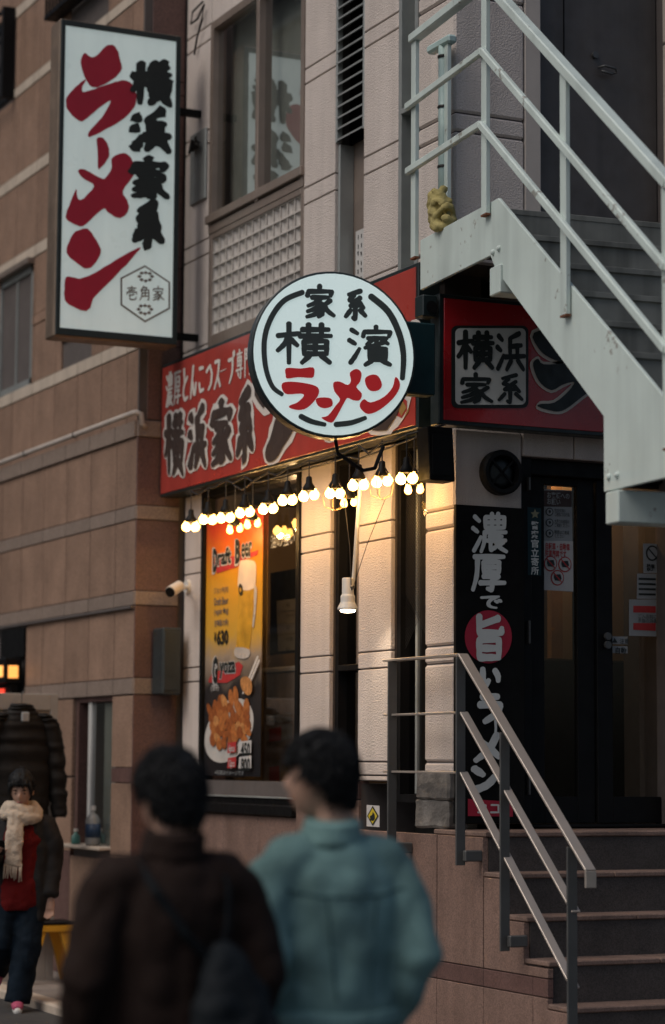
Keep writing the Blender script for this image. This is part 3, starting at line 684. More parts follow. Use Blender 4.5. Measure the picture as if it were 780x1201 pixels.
# ---- tall projecting sign
vs = thing('projecting_sign', 'tall white projecting sign with red katakana and black kanji', 'sign', (-.8, 3.4, 4.46))
YF = 3.70
_a, _b = B(72,22,YF), B(206,402,YF); SX0, SX1 = _a.x, _b.x; SZ0, SZ1 = B(137,397,YF).z, B(141,33,YF).z
box('sign_case', 'signside', vs, SX0-.008, SX1+.012, YF+.005, YF+.20, SZ0-.02, SZ1+.01, .01)
fr = MB().box(SX0,SX0+.03,YF-.012,YF+.03,SZ0-.01,SZ1).box(SX1-.03,SX1+.006,YF-.012,YF+.03,SZ0-.01,SZ1).box(SX0+.03,SX1-.03,YF-.012,YF+.03,SZ1-.04,SZ1).box(SX0+.03,SX1-.03,YF-.012,YF+.03,SZ0-.01,SZ0+.04)
fr.build('sign_frame', 'signframe', vs, .003)
box('sign_face', 'signwhite', vs, SX0+.03, SX1-.03, YF-.004, YF+.02, SZ0+.04, SZ1-.04, 0)
PV = ((0,YF-.005,0),(0,1,0))
def c6(p): return cropq(p, 50, 20, 4.588)
def c7(p): return cropq(p, 50, 200, 4.588)
BR = [c6([(225,195),(262,215),(300,200),(335,160),(380,150),(405,185),(412,215),(425,275),(395,320),(335,362),(275,380),(240,350),(215,300),(205,240)]),
 c6([(215,345),(180,375),(130,430),(125,465),(140,510),(200,562),(240,545),(300,495),(365,450),(345,500),(300,560),(245,625),(250,645),(285,635),(340,605),(420,560),(480,505),(505,450),(500,400),(480,360),(440,340),(390,350),(330,367),(285,384),(212,402),(222,360),(232,340)]),
 c6([(290,660),(320,650),(345,680),(358,725),(345,770),(300,820),(297,750)]),
 c7([(190,0),(215,-8),(255,10),(320,45),(345,30),(370,-10),(370,-60),(400,-85),(450,-90),(480,-60),(490,0),(480,40),(430,110),(455,160),(462,205),(440,245),(400,255),(350,225),(330,205),(280,245),(215,300),(170,290),(130,265),(125,235),(150,170),(178,100),(188,150),(220,150),(275,85),(230,50),(200,25)]),
 c7([(165,340),(200,320),(240,315),(275,355),(305,410),(312,440),(290,490),(240,530),(185,500),(135,455),(130,410)]),
 c7([(120,585),(140,570),(195,582),(250,565),(330,520),(430,460),(515,415),(520,425),(470,485),(400,560),(320,640),(270,690),(255,740),(220,757),(165,735),(120,700),(115,640)])]
for i, p in enumerate(BR): patch('character', p, PV, 'red', vs, .003+.0006*i, smooth=3, jit=.45)
glyph('横', c6([(480,245),(690,225),(695,490),(470,470)]), PV, 'ink', vs, 16, off=.007, rough=.14, asp=.8)
glyph('浜', c6([(475,520),(680,490),(690,740),(475,720)]), PV, 'ink', vs, 20.5, off=.007, rough=.14, asp=.85)
glyph('家', c7([(465,-60),(670,-80),(680,165),(465,145)]), PV, 'ink', vs, 19, off=.007, rough=.14, asp=.85)
glyph('系', c7([(470,190),(655,165),(665,425),(465,405)]), PV, 'ink', vs, 20.5, off=.007, rough=.14, asp=.8)
hx = [(550,510),(685,600),(685,745),(550,818),(418,725),(418,578)]
patch('crest', c7(hx), PV, 'logo', vs, .003)
patch('crest_field', c7([(551+(x-551)*.93, 664+(y-664)*.93) for x, y in hx]), PV, 'signwhite', vs, .005)
for i, ch in enumerate('壱角家'): glyph(ch, c7(rect(446+i*71, 622, 510+i*71, 702)), PV, 'logo', vs, 9, off=.007)
for cx, cy in ((553,575),(549,752)):
    for dx, dy in ((0,-24),(-34,-4),(34,-4),(0,20),(-22,-22),(22,-20),(-22,14),(22,14)):
        patch('crest_flower', c7([(cx+dx-13,cy+dy),(cx+dx,cy+dy-10),(cx+dx+13,cy+dy),(cx+dx,cy+dy+10)]), PV, 'logo', vs, .007)
for z in (6.25, 4.62):
    MB().bar((SX1-.02,YF+.13,z), (.02,YF+.13,z), .05, .05).build('bracket', 'black', vs, .004)

# ---- black banner with the white slogan
bn = thing('slogan_board', 'tall black board with white brush slogan and red circle beside door', 'sign', (.2, -.03, 1.3))
box('board', 'blackmatte', bn, -.004, .437, -.03, -.004, 1.295, 3.06, .003)
PN = ((0,-.0305,0),(0,1,0))
def cn(p): return cropq(p, 525, 580, 6.009)
def cm(p): return cropq(p, 500, 560, 2.786)
patch('circle', cn([(285+166*math.cos(2*math.pi*i/40), 1003+187*math.sin(2*math.pi*i/40)) for i in range(40)]), PN, 'red', bn)
patch('tag_field', cm([(135,1050),(282,1060),(282,1108),(135,1106)]), PN, 'red', bn)
for ch, q, wd in (('濃',cn(rect(160,125,415,415)),10.5),('厚',cn(rect(165,415,405,685)),13),('で',cn(rect(222,705,372,805)),18),('旨',cn(rect(150,840,415,1165)),15),('い',cm(rect(170,615,240,690)),25),('ラ',cm(rect(160,705,248,800)),24),('｜',cm(rect(205,790,240,850)),22),('メ',cm(rect(148,835,250,930)),22),('ン',cm(rect(142,938,245,1030)),24),('コ',cm(rect(160,1062,198,1102)),15),('コ',cm(rect(202,1062,240,1102)),15)):
    glyph(ch, q, PN, 'white', bn, wd, off=.006+.008*(ord(ch) % 3)/3, rough=.08)

# ================================================================== steel outside stair
ES = thing('steel_stair', 'pale mint steel outside stair with railing passing above the shop door', 'stairs', (-.2, 0, 4.5))
TS = R(5.5); SD = Vector((-math.sin(TS), -math.cos(TS), 0)); SP = Vector((math.cos(TS), -math.sin(TS), 0)); S0 = Vector((-.2, 0, 0))
def S(s, t, z): return S0 + SD*s + SP*t + Vector((0, 0, z))
def sbox(name, m, parent, s0, s1, t0, t1, z0, z1, bevel=.003):
    return MB().prism([S(s0,t0,z0), S(s1,t0,z0), S(s1,t1,z0), S(s0,t1,z0)], (0,0,z1-z0)).build(name, m, parent, bevel)
prof = [(-.01,4.545),(1.06,4.545),(2.95,3.17),(4.0,3.17),(4.0,2.88),(2.26,2.88),(2.26,3.235),(1.03,4.17),(.96,4.26),(-.01,4.26)]
stg = MB().prism([S(s,-.012,z) for s, z in prof], SP*.02).build('stringer', 'mint', ES, .003)
MB().prism([S(s,1.28,z) for s, z in prof], SP*.02).build('stringer', 'mint', ES, .003)
sbox('landing_deck', 'treadgrey', ES, .01, 1.08, .01, 1.28, 4.46, 4.49, .003)
NRS = 7; rh = (4.49-3.13)/NRS; tr_ = (2.95-1.07)/NRS
for i in range(NRS):
    s = 1.07+i*tr_; zt_ = 4.49-i*rh
    r = sbox('riser', 'treadgrey', ES, s-.006, s+.006, .01, 1.28, zt_-rh, zt_-.004, .002)
    if i < NRS-1: sbox('tread', 'treadgrey', ES, s+.008, s+tr_+.02, .01, 1.28, zt_-rh-.03, zt_-rh-.002, .002)
sbox('lower_deck', 'treadgrey', ES, 2.97, 4.0, .01, 1.28, 3.08, 3.11, .003)
for s0, z1 in ((.99, 4.185), (2.31, 2.872)):
    MB().prism([S(s0,-.03,z1-.15), S(s0+.13,-.03,z1-.15), S(s0+.13,-.03,z1), S(s0,-.03,z1)], SP*1.34).build('cross_beam', 'mint', ES, .006)
for s, z in ((1.0,4.27),(1.075,4.275),(2.315,2.945),(2.40,2.945)):
    mb = MB(); c = S(s,-.012,z)
    mb.ball(c, .017, 10, 6); mb.build('bolt', 'mint', stg, smooth=True)
for s, z0 in ((3.9,0),(2.7,0)): sbox('column', 'mint', ES, s-.05, s+.05, 1.05, 1.15, z0, 2.88 if s > 3 else 2.87, .004)
sbox('column', 'mint', ES, 3.9, 3.99, .02, .12, 0, 2.88, .004)
def spost(s, z0, z1, t=-.03, wd=.065): 
    p = MB().prism([S(s-wd/2,t-.012,z0), S(s+wd/2,t-.012,z0), S(s+wd/2,t+.012,z0), S(s-wd/2,t+.012,z0)], (0,0,z1-z0)).build('post', 'mint', ES, .002)
    sbox('rust_stain', 'rust', p, s-wd*.52, s+wd*.52, t-.014, t+.014, z0-.006, z0+.004, 0)
for s, z0, z1 in ((-.05,4.45,5.735),(.94,4.48,5.77),(1.895,3.775,5.0),(2.93,3.0,4.2),(3.6,3.0,4.16)): spost(s, z0, z1)
def srail(name, pts, t=-.05, w_=.045, h_=.045):
    for a, b in zip(pts, pts[1:]): MB().bar(S(a[0],t,a[1]), S(b[0],t,b[1]), w_, h_, (0,0,1)).build(name, 'mint', ES, .006)
srail('top_rail', ((-.09,5.725),(.95,5.735),(2.96,4.175),(3.9,4.175)), -.03, .06, .05)
srail('middle_rail', ((-.12,5.335),(.95,5.355),(2.96,3.80),(3.9,3.80)), -.055, .03, .042)
srail('low_rail', ((-.11,4.957),(.93,4.965),(2.96,3.43),(3.9,3.43)), -.055, .03, .042)
spost(.02, 4.5, 5.7, .14, .05)
# drain pipe on the wall behind the landing
dp = thing('drain_pipe', 'mint painted drain pipe with tee head on wall above landing', 'pipe', (-.06, .12, 4.5))
pt, pb = A(524, 52, -.06), A(520, 232, -.06)
MB().tube([(-.06,pb.y,4.46),(-.06,pb.y,pt.z)], .030, 12).build('pipe', 'mint_pipe', dp, smooth=True)
MB().bar((-.06,pb.y+.16,pt.z+.015),(-.06,pb.y-.11,pt.z+.015), .06, .05).build('tee_head', 'mint_pipe', dp, .012)
for py in (66,125,195): z = A(522, py, -.06).z; MB().lathe([(.034,z-.008),(.036,z),(.034,z+.008)], (-.06,pb.y,0), 12).build('clamp', 'cable', dp)
# bundle of yellow cloth tied on the landing
def organic(name, mb, vox, m, parent, amp=0, nscale=10, smooth_it=2, origin=(0,0,0), amp2=0, n2=30, label=None):
    me = mb.mesh('tmp'); t = bpy.data.objects.new('tmp_org', me); C.objects.link(t)
    rm = t.modifiers.new('r', 'REMESH'); rm.mode = 'VOXEL'; rm.voxel_size = vox
    if smooth_it: sm = t.modifiers.new('s', 'SMOOTH'); sm.iterations = smooth_it; sm.factor = .5
    dg = bpy.context.evaluated_depsgraph_get(); dg.update()
    out = bpy.data.meshes.new_from_object(t.evaluated_get(dg)); bpy.data.objects.remove(t)
    if amp:
        nn = [Vector(q.normal) for q in out.vertices]
        for q, n_ in zip(out.vertices, nn):
            p = Vector(q.co); f = noise.fractal(p*nscale, 1.0, 2.0, 3)*amp
            if amp2: f += (abs(noise.noise(p*n2))-.3)*amp2
            q.co = p+n_*f
    o = Vector(origin)
    for q in out.vertices: q.co -= o
    for p in out.polygons: p.use_smooth = True
    out.materials.clear(); out.name = name
    return link(name, out, m, parent, origin)
bc = S(.26, .02, 4.6); mb = MB(); rg = random.Random(11)
for i in range(0):
    h = i/9; mb.ball(bc+SD*(rg.uniform(-.10,.12)*(1.15-h*.8)-.03)+SP*rg.uniform(-.04,.05)+Vector((0,0,.21*h-.03)), (rg.uniform(.05,.085),)*3, 10, 7)
for i in range(11):
    h = i/10; c_ = bc+SD*(rg.uniform(-.05,.06)*(1-h*.6)-.01*i)+Vector((0,0,-.035+.20*h)); rr_ = .085-.035*h; tl = rg.uniform(-.5,.5); ph_ = rg.uniform(0,6)
    mb.tube([c_+SD*(rr_*math.cos(t+ph_))+SP*(rr_*.6*math.sin(t+ph_))+Vector((0,0,.035*math.cos(t*1.5+tl)+tl*.05*math.cos(t))) for t in [k*.42 for k in range(15)]], [.021+.006*math.sin(k*1.7+i) for k in range(15)], 8)
yb = organic('cloth_bundle', mb, .0075, 'cloth', None, .003, 30, 0, bc, .004, 60); tag(yb, 'crumpled yellow cloth bundle lying on steel stair landing edge', 'cloth')

# ================================================================== neighbouring building
nb = thing('granite_building', 'brown granite clad building at left with pale horizontal stripes', 'building', (-.3, 6, 0))
XU, XL, YE, YN = -.255, -.325, 4.14, 16.0
box('body', 'joint', nb, XU+.03, 6, YE+.03, YN, 4.0, 14, 0)
body = box('body', 'joint', nb, XL+.03, 6, 6.56, YN, 0, 4.0, 0)
box('body', 'joint', nb, XL+.03, 6, YE+.03, 6.56, 2.10, 4.0, 0)
box('body', 'joint', nb, XL+.03, 6, YE+.03, 4.56, 0, 2.10, 0)
box('body', 'joint', nb, XL+.03, 6, 4.56, 5.42, 0, 1.0, 0)
box('body', 'joint', nb, XL+.03, 6, 5.42, 6.56, 0, 2.10, 0)
box('body', 'joint', nb, .4, 6, 4.56, 5.42, 1.0, 2.10, 0)
def bandrow(name, m, X, z0, z1, ys, parent, proud=0.0):
    for a, b in zip(ys, ys[1:]): box(name, m, parent, X-proud, X+.03, a+.007, b-.007, z0+.003, z1-.003, .003)
yl = [YE]+[4.555+.547*i for i in range(21)]
ylw = [YE, 4.546, 5.096, 5.638, 6.17, 6.577]+[7.2+.56*i for i in range(16)]
low = bpy.data.objects.new('cladding', None)
cl = box('cladding', 'joint', nb, XL+.02, XL+.028, YE+.03, 6.5, 2.11, 4.0, 0)
bandrow('band', 'granite_band', XL, 3.93, 4.05, yl, cl, .02)
bandrow('panel', 'granite', XL, 3.44, 3.93, yl, cl)
bandrow('band', 'granite_band', XL, 3.337, 3.44, yl, cl, .006)
bandrow('panel', 'granite', XL, 2.828, 3.337, yl, cl)
bandrow('band', 'granite_band', XL, 2.726, 2.828, yl, cl, .006)
bandrow('panel', 'granite', XL, 2.211, 2.726, ylw[:6], cl)
bandrow('panel', 'granite', XL, 0, 2.726, ylw[7:], cl)
bandrow('band', 'granite_band', XL, 2.095, 2.211, ylw[:6], cl, .006)
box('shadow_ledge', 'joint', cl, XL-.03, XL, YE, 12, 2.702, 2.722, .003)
# ground-floor piers beside the window
for z0, z1, m_ in ((.0,.95,'granite'),(.95,1.47,'granite'),(1.47,1.579,'granite_dark'),(1.579,2.09,'granite')):
    box('panel', m_, cl, XL, XL+.03, YE, 4.56, z0+.003, z1-.003, .003)
for z0, z1 in ((.0,.92),): 
    for a, b in ((4.566,4.98),(4.986,5.42)): box('panel', 'granite', cl, XL, XL+.03, a, b, z0, z1, .003)
for z0, z1 in ((.0,.95),(.95,1.50),(1.51,2.09)):
    for a, b in ((5.425,5.99),(5.995,6.575)): box('panel', 'granite_dark' if z0 < .9 else 'granite', cl, XL, XL+.03, a, b, z0+.003, z1-.003, .003)
# return face towards us
rt = box('return_wall', 'joint', nb, XL+.01, .3, YE+.004, YE+.03, 0, 14, 0)
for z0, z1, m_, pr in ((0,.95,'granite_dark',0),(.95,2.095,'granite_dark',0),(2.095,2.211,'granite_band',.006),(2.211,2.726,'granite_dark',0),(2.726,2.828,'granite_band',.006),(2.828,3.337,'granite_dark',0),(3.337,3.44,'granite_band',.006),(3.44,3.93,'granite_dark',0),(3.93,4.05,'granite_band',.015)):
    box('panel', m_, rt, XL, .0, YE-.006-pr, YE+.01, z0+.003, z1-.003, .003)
# upper storeys
cu_ = box('cladding', 'joint', nb, XU+.018, XU+.028, YE+.03, 15, 4.06, 13.9, 0)
WINS = [(6.80,7.70,4.70,5.70),(5.35,6.05,4.92,5.70),(7.45,8.3,7.29,8.02),(5.1,6.0,7.75,8.6)]
SZ = [4.06,4.60,4.70,5.175,5.26,5.75,5.853,6.46,6.563,7.245,7.335,7.95,8.05,8.7,8.8,9.6]
for i, (z0, z1) in enumerate(zip(SZ, SZ[1:])):
    pale = (z1-z0) < .12
    m_ = 'stripe' if pale else 'granite'
    if abs(z0-5.175) < .01: m_ = 'granite'
    for a, b in zip(yl, yl[1:]):
        segs = [(a, b)]
        for wy0, wy1, wz0, wz1 in WINS:
            if min(z1, wz1)-max(z0, wz0) > .03:
                ns = []
                for p, q in segs:
                    if q <= wy0 or p >= wy1: ns.append((p, q))
                    else:
                        if p < wy0: ns.append((p, wy0))
                        if q > wy1: ns.append((wy1, q))
                segs = ns
        for p, q in segs:
            if q-p > .04: box('stripe' if m_ == 'stripe' else 'panel', m_, cu_, XU-(.006 if pale else 0), XU+.03, p+.007, q-.007, z0+.003, z1-.003, .003)
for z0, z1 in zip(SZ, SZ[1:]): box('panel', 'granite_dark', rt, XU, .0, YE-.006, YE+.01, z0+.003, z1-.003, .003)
for k, (y0, y1, z0, z1) in enumerate(WINS):
    wn_ = MB().box(XU+.0,XU+.06,y0,y0+.05,z0,z1).box(XU+.0,XU+.06,y1-.05,y1,z0,z1).box(XU+.0,XU+.06,y0,y1,z0,z0+.05).box(XU+.0,XU+.06,y0,y1,z1-.06,z1).box(XU+.01,XU+.05,(y0+y1)/2-.02,(y0+y1)/2+.02,z0,z1)
    wn_ = wn_.build('window', 'alugrey' if k == 0 else 'black', nb)
    for a, b in ((y0+.05,(y0+y1)/2-.02),((y0+y1)/2+.02,y1-.05)):
        MB().face([(XU+.04,a,z0+.05),(XU+.04,b,z0+.05),(XU+.04,b,z1-.06),(XU+.04,a,z1-.06)]).build('pane', 'upglass', wn_)
    box('blind', 'plastic' if k == 0 else 'darkroom', wn_, XU+.046, XU+.052, y0+.02, y1-.02, z0+.02, z1-.02, 0)
    if k == 0: box('window_head', 'alu', wn_, XU-.06, XU, y0-.02, y1+.02, z1, z1+.05, .004)
gr_ = box('balcony_grille', 'black', nb, XU-.12, XU, 5.0, 6.3, 7.60, 7.64, .004)
for i in range(16): box('grille_bar', 'black', gr_, XU-.118, XU-.10, 5.02+i*.083, 5.036+i*.083, 7.64, 8.4, 0)
gw = box('window_guard', 'black', nb, XU-.12, XU-.01, 7.40, 7.44, 7.25, 8.05, .004)
for z in (7.25, 7.5, 7.75, 8.0): box('guard_bar', 'black', gw, XU-.12, XU-.10, 7.44, 8.3, z, z+.03, .003)
# white pipe on the ledge
wp = thing('ledge_pipe', 'white pipe running along the granite ledge of the left building', 'pipe', (XL-.05, 5, 4.09))
MB().tube([(XL-.03,12,4.075),(XL-.03,4.15,4.10),(XL-.02,4.11,4.10),(XL+.01,4.10,4.09),(XL+.02,4.10,4.02),(XL+.05,4.11,4.0)], .020, 10).build('pipe', 'beige', wp, smooth=True)
for y in (5.4,6.6,7.8): MB().lathe([(.024,y-.01),(.026,y),(.024,y+.01)], (XL-.03,0,4.075+(12-y)*.0031), 10, 'Y').build('clamp', 'steel', wp)
# grey utility box
ub = box('utility_box', 'greybox', None, -.20, -.06, 3.90, 4.10, 2.09, 2.56, .01); tag(ub, 'blue grey metal utility box fixed at the joint of both buildings', 'box')
MB().box(-.19,-.07,3.892,3.90,2.12,2.53).build('box_door', 'greybox', ub, .003)
# window recess with things on its sill
rw = box('window_recess', 'granite_dark', nb, XL+.03, .2, 5.36, 5.415, 1.0, 2.095, 0)
box('recess_soffit', 'granite_dark', nb, XL+.03, .4, 4.565, 5.36, 2.06, 2.097, 0)
box('sill', 'stripe', nb, XL-.09, .2, 4.55, 5.43, .985, 1.01, .006)
lw = box('low_window', 'plastic', nb, XL+.04, XL+.08, 5.12, 5.18, 1.01, 2.06, .004)
box('window_stile', 'alugrey', lw, XL+.04, XL+.08, 4.57, 4.61, 1.01, 2.06, .004)
MB().face([(XL+.06,4.61,1.02),(XL+.06,5.12,1.02),(XL+.06,5.12,2.05),(XL+.06,4.61,2.05)]).build('pane', 'upglass', lw)
box('blind', 'curtain', lw, XL+.068, XL+.074, 4.61, 4.90, 1.02, 2.05, 0)
bt = thing('detergent_bottle', 'pale plastic bottle with blue label on the window sill', 'bottle', (-.345, 4.87, 1.01))
MB().lathe([(.05,1.012),(.055,1.03),(.055,1.20),(.035,1.23),(.016,1.245),(.016,1.27)], (-.345,4.87,0), 14).build('bottle_body', 'bottlewhite', bt, smooth=True)
MB().lathe([(.0565,1.07),(.0565,1.17)], (-.345,4.87,0), 14).build('label', 'bluelabel', bt, smooth=True)
MB().lathe([(.02,1.265),(.02,1.30)], (-.345,4.87,0), 10).build('cap', 'plastic', bt)
b2 = thing('small_bottle', 'small green bottle beside the detergent bottle on sill', 'bottle', (-.36, 5.2, 1.01))
MB().lathe([(.032,1.012),(.034,1.02),(.034,1.07),(.014,1.09),(.014,1.11)], (-.36,5.2,0), 12).build('bottle_body', 'bottlegreen', b2, smooth=True)
MB().lathe([(.017,1.105),(.017,1.125)], (-.36,5.2,0), 10).build('cap', 'plastic', b2)
# entrance opening further down the street
box('shop_lintel', 'black', nb, XL-.02, XL+.02, 6.58, 7.19, 2.45, 2.69, .004)
sh = thing('shop_lantern', 'glowing orange lantern sign in dark doorway of left building', 'sign', (XL-.1, 6.85, 2.3))
box('lantern_case', 'black', sh, XL-.16, XL-.02, 6.62, 7.12, 2.24, 2.44, .006)
MB().box(XL-.166,XL-.15,6.66,7.08,2.29,2.38).box(XL-.13,XL-.05,6.612,6.622,2.28,2.38).build('lantern_panel', 'lantern', sh)
MB().box(XL-.10,XL-.04,6.64,7.12,1.9,2.235).build('dark_board', 'black', sh)
MB().box(XL-.11,XL-.098,6.80,6.98,1.96,2.2).build('red_panel', 'signred', sh)
# open door leaf with hanging coat
od = thing('door_board', 'open pale door with glass panel standing out from left building', 'door', (-.85, 5.0, 0))
YD = 4.95
MB().box(-1.32,-1.26,YD,YD+.04,0,2.11).box(-.66,-.60,YD,YD+.04,0,2.11).box(-1.26,-.66,YD,YD+.04,1.99,2.11).box(-1.26,-.66,YD,YD+.04,0,1.0).build('door_frame', mat('grey_beige', (.36,.33,.30), .6), od, .004)
MB().face([(-1.26,YD+.02,1.0),(-.66,YD+.02,1.0),(-.66,YD+.02,1.99),(-1.26,YD+.02,1.99)]).build('pane', mat('frosted_pane', (.32,.28,.25), .25, var=.05), od)
ct = thing('hanging_coat', 'black quilted puffer coat on a hanger against the open door', 'coat', (-.93, YD-.14, 1.1))
cx, cy_ = -.93, YD-.15
def quilted(name, stations, rows, par, org, amp=.016):
    """padded garment piece: rings along stations (x, z, half width, half depth), cushioned between the quilting lines"""
    mb = MB(); N = rows*6; P = []; Rr = []
    for i in range(N+1):
        u = i/N*(len(stations)-1); k = min(int(u), len(stations)-2); f = u-k; a_, b_ = stations[k], stations[k+1]
        x, z, w_, d_ = [a_[q]*(1-f)+b_[q]*f for q in range(4)]; puff = abs(math.sin(math.pi*i/6))**.6*amp-amp*.5
        P.append((x, cy_+.008*math.sin(i*1.3), z)); Rr.append((w_+puff*.6, d_+puff))
    k0 = 0; seg = 22
    for (x, y, z), (w_, d_) in zip(P, Rr):
        for j in range(seg):
            t = 2*math.pi*j/seg; wr = noise.noise(Vector((x*9+math.cos(t)*3, math.sin(t)*3, z*24)))*.010
            mb.v.append(Vector((x+(w_+wr)*math.cos(t), y+(d_+wr)*math.sin(t), z+noise.noise(Vector((t*2, z*6, x)))*.008)))
    for i in range(N):
        for j in range(seg): mb.f.append([i*seg+j, i*seg+(j+1) % seg, (i+1)*seg+(j+1) % seg, (i+1)*seg+j])
    mb.f.append(list(range(seg))[::-1]); mb.f.append([N*seg+j for j in range(seg)])
    return mb.build(name, 'puffer', par, smooth=True, origin=org)
quilted('coat_body', [(cx,2.03,.07,.06),(cx,1.99,.10,.07),(cx,1.90,.19,.085),(cx,1.7,.215,.09),(cx,1.4,.22,.09),(cx,1.15,.215,.085)], 9, ct, (cx,cy_,1.5))
for sg in (-1, 1): quilted('sleeve', [(cx+sg*.15,1.965,.05,.06),(cx+sg*.205,1.90,.075,.075),(cx+sg*.255,1.7,.070,.072),(cx+sg*.285,1.42,.064,.066),(cx+sg*.30,1.22,.052,.055)], 8, ct, (cx+sg*.25,cy_,1.6))
MB().tube([(cx,cy_,2.02),(cx,cy_,2.09),(cx+.02,cy_+.02,2.12),(cx+.03,cy_+.08,2.115),(cx+.03,cy_+.10,2.10)], .004, 6).build('hanger_hook', 'steel', ct)
MB().box(cx-.03,cx+.03,cy_-.10,cy_-.085,1.90,1.97).build('inner_label', 'papergrey', ct, .01)
# yellow stool
so = thing('yellow_stool', 'yellow stool with splayed tapered legs by the granite wall', 'stool', (-.62, 4.75, 0))
sx, sy, szz = -.70, 4.82, .46
box('seat', 'yellow', so, sx-.17, sx+.17, sy-.16, sy+.16, szz-.05, szz, .008)
box('seat_pad', 'black', so, sx-.172, sx+.172, sy-.162, sy+.162, szz+.001, szz+.022, .008)
for ax in (-1, 1):
    for ay in (-1, 1):
        tp = Vector((sx+ax*.11, sy+ay*.12, szz-.05)); bt_ = Vector((sx+ax*.20, sy+ay*.17, .05))
        a_ = [tp+Vector((dx*.06,dy*.022,0)) for dx, dy in ((-1,-1),(1,-1),(1,1),(-1,1))]; b_ = [bt_+Vector((dx*.025,dy*.018,0)) for dx, dy in ((-1,-1),(1,-1),(1,1),(-1,1))]
        mb = MB(); mb.v = a_+b_; mb.f = [[0,1,2,3],[7,6,5,4]]+[[i,(i+1)%4,4+(i+1)%4,4+i] for i in range(4)]
        mb.build('leg', 'yellow', so, .003)

# ================================================================== building across the street (seen mirrored in the panes)
ob = thing('opposite_building', 'ochre building across the street mirrored in the upper window panes', 'building', (-13, 8, 0))
box('wall', 'ochre', ob, -16, -13, 16, 80, 0, 24, 0)
for i in range(5, 22):
    for j in range(7):
        wq = box('window', 'black', ob, -13.02, -12.96, -2+i*3.6, -.4+i*3.6, 1.2+j*3.1, 2.9+j*3.1, .02)
        box('sill', 'stripe', wq, -12.98, -12.86, -2.1+i*3.6, -.3+i*3.6, 1.1+j*3.1, 1.19+j*3.1, .02)
box('cornice', 'stripe', ob, -13.1, -12.7, 16, 80, 24, 24.3, .03)

# ================================================================== festoon lights under the fascia
def festoon(name, label, pts, X, zc, bm_, br, pair):
    f = thing(name, label, 'string lights', (X, 1.6, zc)); P = [A(200+x/2.6, 520+y/2.6, X) for x, y in pts]
    path = [Vector((-.12, P[0].y+.18, 3.49))]
    for p in P: path += [Vector((X, p.y, 3.44+rg.uniform(-.02,.01))), Vector((X, p.y-.12, 3.405+rg.uniform(-.02,.02)))]
    path[-1] = Vector((-.12, P[-1].y-.12, 3.49))
    MB().tube(path, .006, 6).build('cable', 'cable', f)
    for i, p in enumerate(P):
        sk = MB().lathe([(.012,.135),(.018,.128),(.020,.098),(.036,.072),(.040,.050),(.037,.046)], p, 12).build('lamp_socket', 'black', f, smooth=True, origin=p)
        MB().tube([p+Vector((0,0,.13)), Vector((p.x,p.y,3.44))], .004, 5).build('cord', 'cable', sk)
        pl = bpy.data.lights.new('bulb_light', 'POINT'); pl.energy = 2.5 if bm_ == 'bulb' else .5; pl.color = (1,.56,.20); pl.shadow_soft_size = .02
        po_ = bpy.data.objects.new('bulb_light', pl); C.objects.link(po_); place(po_, sk, p+Vector((0,0,-.012)))
        offs = ((.030,.026),(-.030,.020)) if pair else ((0,.02),)
        for dy, dz in offs:
            c = p+Vector((dy*.95, -dy*.45+rg.uniform(-.006,.006), dz-.005+rg.uniform(-.004,.004))); MB().lathe([(.012,.036),(.014,.028),(br*.80,.016),(br,0),(br*.80,-br*.6),(br*.45,-br*.9),(.005,-br)], c, 10).build('bulb', bm_, sk, smooth=True, origin=c)
festoon('festoon_lights', 'front string of paired warm bulbs hanging under the red fascia', [(62,262),(114,241),(168,234),(226,220),(298,207),(357,181),(422,169),(502,162),(574,135),(645,126),(720,116)], -.30, 3.3, 'bulb', .031, True)
festoon('festoon_lights', 'added row of small dim bulbs standing for reflections in the window', [(196,272),(250,256),(545,192),(743,151)], -.16, 3.25, 'bulbmirror', .022, True)  # second row imitates the front bulbs' reflections in the glass
# bulb guards: bent wire
for (x, y) in ((502,162),(645,126)):
    p = A(200+x/2.6, 520+y/2.6, -.30); g = thing('bulb_guard', 'thin bent wire guard around the %s bulb pair' % ('eighth hanging' if x < 600 else 'tenth hanging'), 'wire guard', tuple(p))
    for k in range(5):
        a = 2*math.pi*k/5; MB().tube([p+Vector((.02*math.cos(a),.02*math.sin(a),.09)), p+Vector((.075*math.cos(a),.085*math.sin(a),.01)), p+Vector((.06*math.cos(a),.07*math.sin(a),-.06)), p+Vector((0,0,-.085))], .002, 4).build('wire', 'gold', g)
# white spot lamp on a thin arm
sl_ = thing('spot_lamp', 'white spot lamp hanging on a thin arm in front of stucco pier', 'lamp', (-.3, .73, 2.6))
lc = A(408, 695, -.30); at_ = A(423, 560, -.22); ab = A(414, 688, -.27)
MB().tube([at_, A(419,620,-.26), ab], [.011,.013,.011], 8).build('arm', 'plastic', sl_)
MB().tube([A(404,588,-.3), A(410,640,-.3), A(412,686,-.3)], .0025, 5).build('cord', 'cable', sl_)
MB().tube([A(452,585,-.2), A(430,640,-.25), A(414,690,-.28)], .002, 5).build('stay_wire', 'cable', sl_)
MB().lathe([(.030,.085),(.034,.08),(.034,-.01),(.042,-.02),(.042,-.055),(.060,-.09),(.060,-.10)], lc, 16).build('housing', 'plastic', sl_, .001, True)
MB().lathe([(.045,-.103),(.04,-.112),(.02,-.116)], lc, 14).build('lens', 'spotlens', sl_, smooth=True)
MB().tube([ab+Vector((0,0,-.0)), lc+Vector((0,-.03,.02))], .014, 8).build('knuckle', 'steel', sl_)
ld = bpy.data.lights.new('spot_lamp_light', 'SPOT'); ld.energy = 4; ld.spot_size = R(120); ld.spot_blend = .6; ld.color = (1,.82,.6); ld.shadow_soft_size = .04
